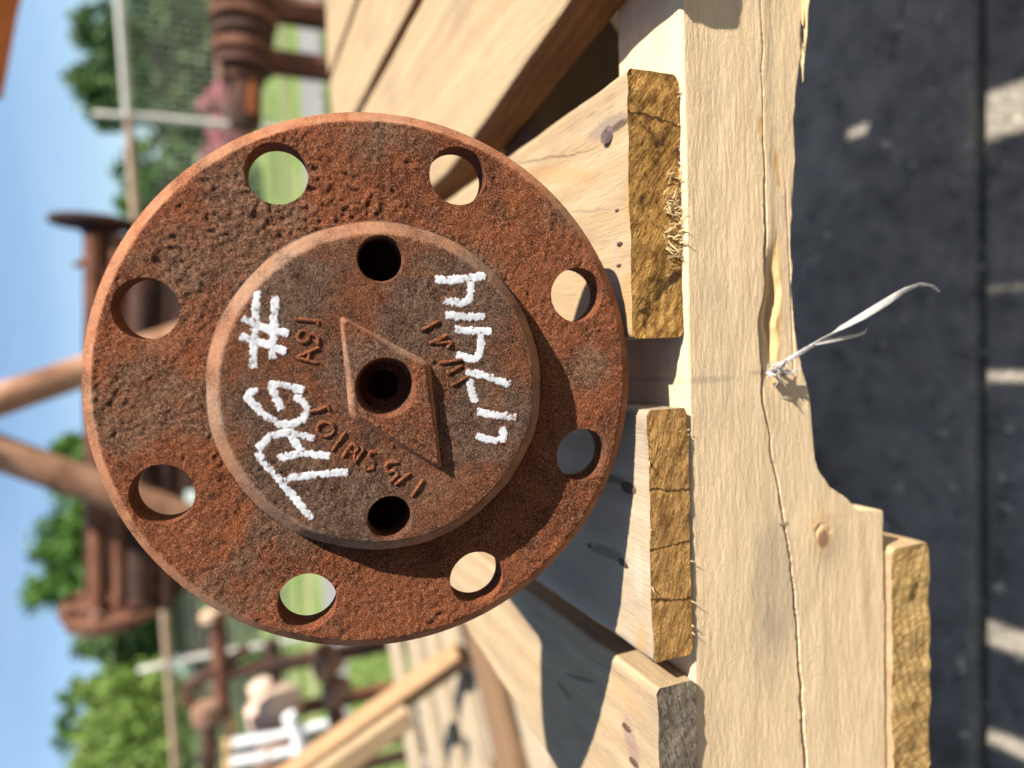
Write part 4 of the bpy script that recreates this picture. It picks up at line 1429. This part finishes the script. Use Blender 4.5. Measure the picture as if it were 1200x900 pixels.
p1 = on_y(318, 752, MY + .2); p2 = on_y(322, 812, MY + .2)
m2 = tag(empty('short_pipe', p1), 'short dark rusty pipe on a post behind the flange at lower left', 'pipe')
part('tube', MB().cyl(p1, p2, 0.03), FAR_RUST_DARK, m2)
part('post', MB().beam((p1 + p2) / 2, Vector((p1.x / 2 + p2.x / 2, p1.y, GROUND)), 0.04, 0.04), FAR_RUST, m2)

VY = 2.2
vp = tag(empty('valve_pipe', on_y(390, 800, VY)), 'rusty horizontal pipe with two round unions between the grass strips', 'pipe')
part('tube', MB().cyl(on_y(380, 755, VY), on_y(402, 892, VY), 0.026), FAR_RUST, vp)
for (px, py, r) in ((384, 776, .05), (394, 806, .046)):
    c_ = on_y(px, py, VY)
    part('union', MB().lathe(c_, (1, 0, 0.15), [(-.03, .026), (-.022, r), (-.005, r * 1.04), (.012, r), (.03, .028)]), FAR_RUST_PALE, vp)
    part('wing_nut', MB().lathe(c_ + Vector((-.012, -.045, .02)), (0.2, -1, .3), [(0, .022), (.018, .024), (.03, .016)]), FAR_RUST_PALE, vp)
for y in (770, 880):
    t = on_y(384 + (y - 770) * .16, y, VY)
    part('leg', MB().beam(t, Vector((t.x, t.y, GROUND)), 0.035, 0.035), FAR_RUST_DARK, vp)

WHITE = plain('white_paint', (0.7, 0.7, 0.7), 0.5, 0.08)
FY = 2.35
wf = tag(empty('white_pipe_frame', on_y(330, 880, FY)), 'white painted pipe frame among the rusty fittings at lower left', 'pipe frame')
part('post', MB().cyl(on_y(272, 872, FY), on_y(318, 864, FY), 0.017), WHITE, wf)
part('post', MB().cyl(on_y(270, 894, FY), on_y(312, 886, FY), 0.016), WHITE, wf)
part('rail', MB().tube([on_y(338, 838, FY), on_y(350, 862, FY), on_y(350, 900, FY), on_y(350, 960, FY)], 0.022), WHITE, wf)
for y in (864, 886):
    t = on_y(316, y, FY); part('leg', MB().cyl(t, Vector((t.x, t.y, GROUND)), 0.014), WHITE, wf)
pv = tag(empty('pale_valve', on_y(318, 828, 2.75)), 'pale beige valve body with a round bonnet beside the white pipe frame', 'valve')
CREAM = plain('cream_primer', (0.66, 0.47, 0.36), 0.7, 0.15)
part('body', MB().lathe(on_y(320, 848, 2.75), (1, 0, .25), [(-.05, .03), (-.045, .07), (.0, .085), (.09, .08), (.1, .05), (.17, .045), (.18, .03)]), CREAM, pv)
part('bonnet', MB().lathe(on_y(322, 826, 2.72), (.1, -.4, 1), [(-.09, .05), (-.05, .07), (.04, .065), (.07, .03)]), CREAM, pv)
t = on_y(330, 835, 2.75); part('post', MB().cyl(t, Vector((t.x, t.y, GROUND)), 0.03), FAR_RUST, pv)
bv = tag(empty('brown_valve', on_y(320, 884, 2.6)), 'brown rusty valve bonnet below the white pipe posts', 'valve')
part('body', MB().lathe(on_y(322, 862, 2.6), (-1, 0, .1), [(0, .03), (.01, .065), (.09, .07), (.13, .06), (.14, .03)]), FAR_RUST_PALE, bv)
t = on_y(330, 884, 2.6); part('post', MB().cyl(t, Vector((t.x, t.y, GROUND)), 0.03), FAR_RUST, bv)

# leaning timber, left of the pallet
PLANK = wood('weathered_plank', 'Y', (0.40, 0.24, 0.12), (0.28, 0.16, 0.08), (0.22, 0.14, 0.08), 20, 0.2, 0.4, 0.6).m
pb = on_z(533, 772, -0.185); pa = on_y(345, 905, pb.y + 0.15)
pk = tag(empty('leaning_timber', pb), 'weathered brown timber slanting down onto the stack of old pallets', 'timber')
d = (pa - pb)
part('timber', MB().beam(pb - d * 0.05, pa + d * 0.5, 0.028, 0.038, 0.003), PLANK, pk, False)
pa2 = on_y(385, 905, pb.y - 0.02); pb2 = on_y(480, 838, pb.y - 0.02)
pk2 = tag(empty('short_batten', pb2), 'short pale batten lying along the front of the leaning timber', 'batten')
d2 = (pa2 - pb2)
part('batten', MB().beam(pb2, pa2 + d2 * 0.6, 0.02, 0.030, 0.002), DECK, pk2, False)

# stack of three old pallets left of and below the main one
OLDW = wood('old_grey_wood', 'X', (0.40, 0.315, 0.21), (0.29, 0.22, 0.14), (0.18, 0.145, 0.105), 30, 0.2, 0.4, 0.6, 0.25).m
OLDB = wood('old_brown_wood', 'X', (0.22, 0.13, 0.07), (0.15, 0.085, 0.045), (0.10, 0.065, 0.04), 30, 0.2, 0.4, 0.6, 0.25).m
OLD_SHADED = wood('shade_dark_wood', 'X', (0.060, 0.048, 0.036), (0.042, 0.033, 0.025), (0.03, 0.024, 0.019), 30, 0.2, 0.4, 0.6, 0.25).m  # near-black colour stands in for shade between the top pallet's boards
def old_pallet(loc, rz, label):
    o = tag(empty('old_pallet', loc, (0, 0, rz)), label, 'pallet', 'stack of old pallets beside the main pallet')
    r = random.Random(12)
    y = -0.50
    while y < 0.47:
        w = r.uniform(0.055, 0.085)
        q = MB().box((r.uniform(-.015, .015), y + w / 2, 0.119 + r.uniform(-.002, .002)), 0.80, w, 0.018, Matrix.Rotation(r.uniform(-.03, .03), 3, 'Z'), 0.003)
        q.build('deck_board', OLDW if r.random() < .8 else OLDB, o)
        y += w + r.choice((0.06, 0.08, 0.10))
    for x in (-0.36, 0.0, 0.36):
        MB().box((x, 0, 0.064), 0.038, 0.98, 0.088, None, 0.002).build('stringer', OLDB, o)
    for y in (-0.42, 0.0, 0.42):
        MB().box((0, y, 0.0105), 0.80, 0.09, 0.018, None, 0.002).build('bottom_board', OLDW, o)
    return o
OPX = (-0.66, 0.98)
op = old_pallet((OPX[0], OPX[1], -0.332), math.radians(38), 'top pallet of a stack of old grey pallets left of the main pallet')
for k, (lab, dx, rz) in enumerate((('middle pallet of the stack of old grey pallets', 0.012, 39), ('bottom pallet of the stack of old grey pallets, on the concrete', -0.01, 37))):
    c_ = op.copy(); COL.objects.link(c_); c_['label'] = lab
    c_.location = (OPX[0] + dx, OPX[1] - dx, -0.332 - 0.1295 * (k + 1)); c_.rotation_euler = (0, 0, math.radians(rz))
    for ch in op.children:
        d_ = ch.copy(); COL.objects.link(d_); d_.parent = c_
        d_.material_slots[0].link = 'OBJECT'; d_.material_slots[0].material = OLD_SHADED

# ------------------------------------------------------------------ fence
zt = 0.873
fa = on_z(140, 0, zt); fb = on_z(206, 900, zt)
fd = (fb - fa); fd.z = 0; fdn = fd.normalized()
FENCE = plain('galvanised_pipe', (0.48, 0.44, 0.40), 0.6, 0.2, 20)
FENCE_R = plain('rusty_galvanised_pipe', (0.42, 0.28, 0.20), 0.7, 0.3, 12)
fp = on_z(148, 133, zt)
t0 = (fp - fa).dot(fdn)
fence = tag(empty('chain_link_fence', (fp.x, fp.y, GROUND)), 'grey chain link fence with a pipe top rail along the back of the yard', 'fence')
def fpt(t, z): 
    q = fa + fdn * t; return Vector((q.x, q.y, z))
part('top_rail', MB().cyl(fpt(-8, zt), fpt(t0, zt), 0.042), FENCE, fence)
part('top_rail', MB().cyl(fpt(t0 + .001, zt), fpt(t0 + 16, zt), 0.042), FENCE_R, fence)
for k in (-2, -1, 0, 1, 2, 3, 4):
    t = t0 + k * 3.05
    q = fpt(t, zt)
    out = Vector((fdn.y, -fdn.x, 0))
    b = MB().cyl(fpt(t, GROUND - .1), fpt(t, zt + .02), 0.04)
    p_ = part('post', b, FENCE, fence)
    part('barb_arm', MB().beam(q, q + Vector((-.02, -.02, .31)), 0.03, 0.06), FENCE, fence)
b = MB()
mesh_p = 0.075; z0 = GROUND + 0.02; z1_ = zt - 0.02
nz = int((z1_ - z0) / (mesh_p / 2))
T = np.arange(t0 - 7, t0 + 11, mesh_p)
V = []; Fc = []
nrm = Vector((fdn.y, -fdn.x, 0))
for t in T:
    base = len(V)
    for i in range(nz + 1):
        tt = t + (mesh_p / 2 if i % 2 else 0) * 1.04
        p = fpt(tt, z0 + i * mesh_p / 2) + nrm * (0.003 if i % 2 else -0.003)
        w = 0.0048
        V += [p + fdn * w, p + nrm * w, p - fdn * w, p - nrm * w]
    for i in range(nz):
        for k in range(4):
            k2 = (k + 1) % 4
            Fc.append((base + i * 4 + k, base + i * 4 + k2, base + i * 4 + 4 + k2, base + i * 4 + 4 + k))
b.v = [tuple(p) for p in V]; b.f = Fc
o = part('chain_link', b, FENCE, fence, False); o['kind'] = 'stuff'


# ------------------------------------------------------------------ trees and bushes
def leaf_mat(name, a, b_, c_):
    M = Mat(name, 0.6, 0.25)
    geo = M.n('ShaderNodeNewGeometry')
    M.color(M.ramp(geo.outputs['Random Per Island'], [(0.0, a), (0.5, b_), (1.0, c_)]))
    M.b.inputs['Transmission Weight'].default_value = 0.0
    return M.m


LEAF_DARK = leaf_mat('dark_leaves', (0.06, 0.11, 0.032), (0.10, 0.17, 0.052), (0.165, 0.24, 0.085))
LEAF_MID = leaf_mat('green_leaves', (0.04, 0.10, 0.015), (0.075, 0.165, 0.025), (0.12, 0.22, 0.04))
LEAF_PALE = leaf_mat('pale_leaves', (0.09, 0.15, 0.025), (0.17, 0.25, 0.05), (0.25, 0.33, 0.08))
LEAF_PINK = leaf_mat('pink_flowers', (0.45, 0.10, 0.12), (0.6, 0.2, 0.22), (0.75, 0.45, 0.45))
TRUNK = plain('bark', (0.13, 0.09, 0.065), 0.9, 0.3, 6)


def foliage(blobs, n, size, seed, droop=0.0):
    """leaf quads spread through lumpy clumps"""
    n = int(n * 1.7); size *= 0.72
    r = np.random.RandomState(seed)
    tot = sum(bl[3] ** 2 for bl in blobs)
    V = []; 
    C = []
    for (cx, cy, cz, rad) in blobs:
        k = max(8, int(n * rad ** 2 / tot))
        # clumps on the blob's shell
        nc = max(5, k // 55)
        d = r.normal(size=(nc, 3)); d /= np.linalg.norm(d, axis=1)[:, None]
        cc = np.array([cx, cy, cz]) + d * rad * (0.45 + 0.55 * r.rand(nc, 1)) * np.array([1, 1, 0.92])
        ids = r.randint(0, nc, k)
        p = cc[ids] + r.normal(size=(k, 3)) * rad * 0.17
        if droop: p[:, 2] -= droop * rad * r.rand(k) ** 2
        C.append(p)
    P = np.concatenate(C); k = len(P)
    a = r.normal(size=(k, 3)); a /= np.linalg.norm(a, axis=1)[:, None]
    if droop: a[:, 2] -= 1.2; a /= np.linalg.norm(a, axis=1)[:, None]
    b = np.cross(a, r.normal(size=(k, 3))); b /= np.linalg.norm(b, axis=1)[:, None]
    s = size * (0.6 + 0.8 * r.rand(k, 1))
    a *= s; b *= s * 0.42
    V = np.stack([P - a, P + b, P + a, P - b], 1).reshape(-1, 3)
    Fc = np.arange(k * 4).reshape(k, 4)
    return V, Fc


def tree(name, label, cat, blobs, n, size, mat, seed, group=None, trunk=True, droop=0.0):
    bx = sum(b[0] for b in blobs) / len(blobs); by = sum(b[1] for b in blobs) / len(blobs)
    o = tag(empty(name, (bx, by, GROUND - .05)), label, cat, group)
    V, Fc = foliage(blobs, n, size, seed, droop)
    me = mesh_np('crown', V - np.array(o.location), Fc)
    link('crown', me, mat, o)
    b = MB(); rr = random.Random(seed)
    top = max(b_[2] for b_ in blobs)
    h = top - GROUND
    tr_ = 0.045 * h if trunk else 0.02 * h
    fork = Vector((bx, by, GROUND + h * (0.35 if trunk else 0.1)))
    b.tube([(bx, by, GROUND - .1), (bx + .03 * h, by, GROUND + h * .15), fork], [tr_ * 1.3, tr_, tr_ * .8], 10)
    for (cx, cy, cz, rad) in blobs:
        c_ = Vector((cx, cy, cz))
        mid = fork.lerp(c_, .5) + Vector((rr.uniform(-.1, .1) * rad, 0, .1 * rad))
        b.tube([fork, mid, c_, c_ + Vector((rr.uniform(-.4, .4), rr.uniform(-.3, .3), .5)) * rad], [tr_ * .55, tr_ * .4, tr_ * .2, tr_ * .05], 7)
    part('trunk', b, TRUNK, o)
    return o


def bl(pts, y):
    """picture blobs (x, y, radius px) at depth y"""
    out = []
    for px, py, r, *dy in pts:
        p = on_y(px, py, y + (dy[0] if dy else 0))
        out.append((p.x, p.y, p.z, r / F_PX * (p - CAM).dot(AZ)))
    return out


tree('leafy_tree', 'dark green broad tree behind the fence post at the right of the yard', 'tree',
     bl([(118, 30, 30), (105, 100, 28), (150, 60, 36), (150, 115, 34), (190, 40, 40), (195, 110, 42), (225, 20, 34), (235, 85, 36), (170, -20, 40), (205, 150, 34), (230, 150, 34), (125, 140, 20)], 15.0),
     9000, 0.12, LEAF_DARK, 11, 'trees beyond the fence')
tree('leafy_bush', 'bright green bush below the dark tree beside the flange rim', 'bush',
     bl([(165, 195, 26), (158, 235, 24), (185, 225, 30), (205, 195, 26), (175, 262, 24), (220, 215, 28), (225, 250, 30)], 12.5), 4500, 0.09, LEAF_MID, 12, None, False)
tree('leafy_tree', 'rich green tree behind the leftward end flange of the spool', 'tree',
     bl([(75, 640, 34), (68, 690, 30), (95, 600, 36), (100, 660, 38), (90, 545, 30), (78, 522, 20), (125, 640, 40), (110, 700, 30), (140, 590, 40), (120, 540, 32), (150, 690, 36)], 14.0), 8000, 0.11, LEAF_MID, 13, 'trees beyond the fence')
tree('leafy_tree', 'dark green tree between the rich green tree and the pale willow', 'tree',
     bl([(105, 748, 26), (135, 752, 32), (165, 745, 32), (190, 720, 34), (215, 690, 36), (220, 740, 36), (240, 700, 32), (250, 760, 34), (160, 790, 30)], 15.0), 7000, 0.11, LEAF_DARK, 14, 'trees beyond the fence')
tree('willow_tree', 'pale yellow green drooping willow at the left of the fence', 'tree',
     bl([(125, 820, 34), (120, 870, 36), (150, 840, 40), (145, 900, 44), (175, 815, 34), (180, 880, 44), (205, 850, 40), (110, 925, 40), (230, 890, 40)], 13.0), 9000, 0.10, LEAF_PALE, 15, 'trees beyond the fence', droop=.5)
tree('young_tree', 'small airy tree standing against the sky left of the willow top', 'tree',
     bl([(84, 815, 15), (80, 845, 14), (78, 868, 14), (100, 800, 14), (96, 855, 16), (110, 830, 16)], 14.2), 1600, 0.08, LEAF_MID, 16, 'trees beyond the fence')
for i, (px, py, lab) in enumerate(((255, 640, 'green shrub low behind the fence nearest the flange'), (272, 700, 'green shrub low behind the fence under the dark tree'),
                                   (285, 790, 'green shrub low behind the fence beside the manifold brace'), (265, 860, 'green shrub low behind the fence under the willow'),
                                   (262, 930, 'green shrub low behind the fence at the far left'), (270, -20, 'green shrub low behind the fence at the far right'),
                                   (275, 235, 'green shrub low behind the fence under the bright bush'))):
    tree('leafy_bush', lab, 'bush', bl([(px, py, 26), (px + 14, py - 24, 24), (px + 14, py + 24, 24), (px - 12, py + 10, 20), (px + 28, py, 26)], 11.5 + .2 * i), 2600, 0.075, (LEAF_MID, LEAF_DARK)[i % 2], 20 + i,
         'shrubs behind the fence', False)
tree('flowering_bush', 'pink flowering bush showing through the fence at the right', 'bush',
     bl([(245, 120, 16), (255, 150, 18), (270, 110, 18), (268, 170, 18), (285, 140, 18), (280, 95, 16), (250, 180, 14)], 9.6), 2400, 0.06, LEAF_PINK, 31, None, False)

# short grass on the near verge
r = np.random.RandomState(5)
k = 26000
gx = r.uniform(-6, 6, k); gy = 2.95 + (r.rand(k) ** 1.4) * 2.1
a = r.uniform(0, 2 * np.pi, k); h = r.uniform(0.03, 0.075, k); w = 0.006
B = np.stack([gx, gy, np.full(k, GROUND - .05)], -1)
side = np.stack([np.cos(a), np.sin(a), 0 * a], -1) * w
tipv = B + np.stack([r.normal(size=k) * .02, r.normal(size=k) * .02, h], -1)
V = np.stack([B - side, B + side, tipv], 1).reshape(-1, 3)
me = mesh_np('grass', V, np.arange(k * 3).reshape(k, 3))
LEAF_GRASS = leaf_mat('grass_blades', (0.10, 0.17, 0.03), (0.16, 0.235, 0.05), (0.24, 0.29, 0.09))
tag(link('grass', me, LEAF_GRASS), 'bright short green grass of the verge beyond the concrete', 'grass', kind='stuff')
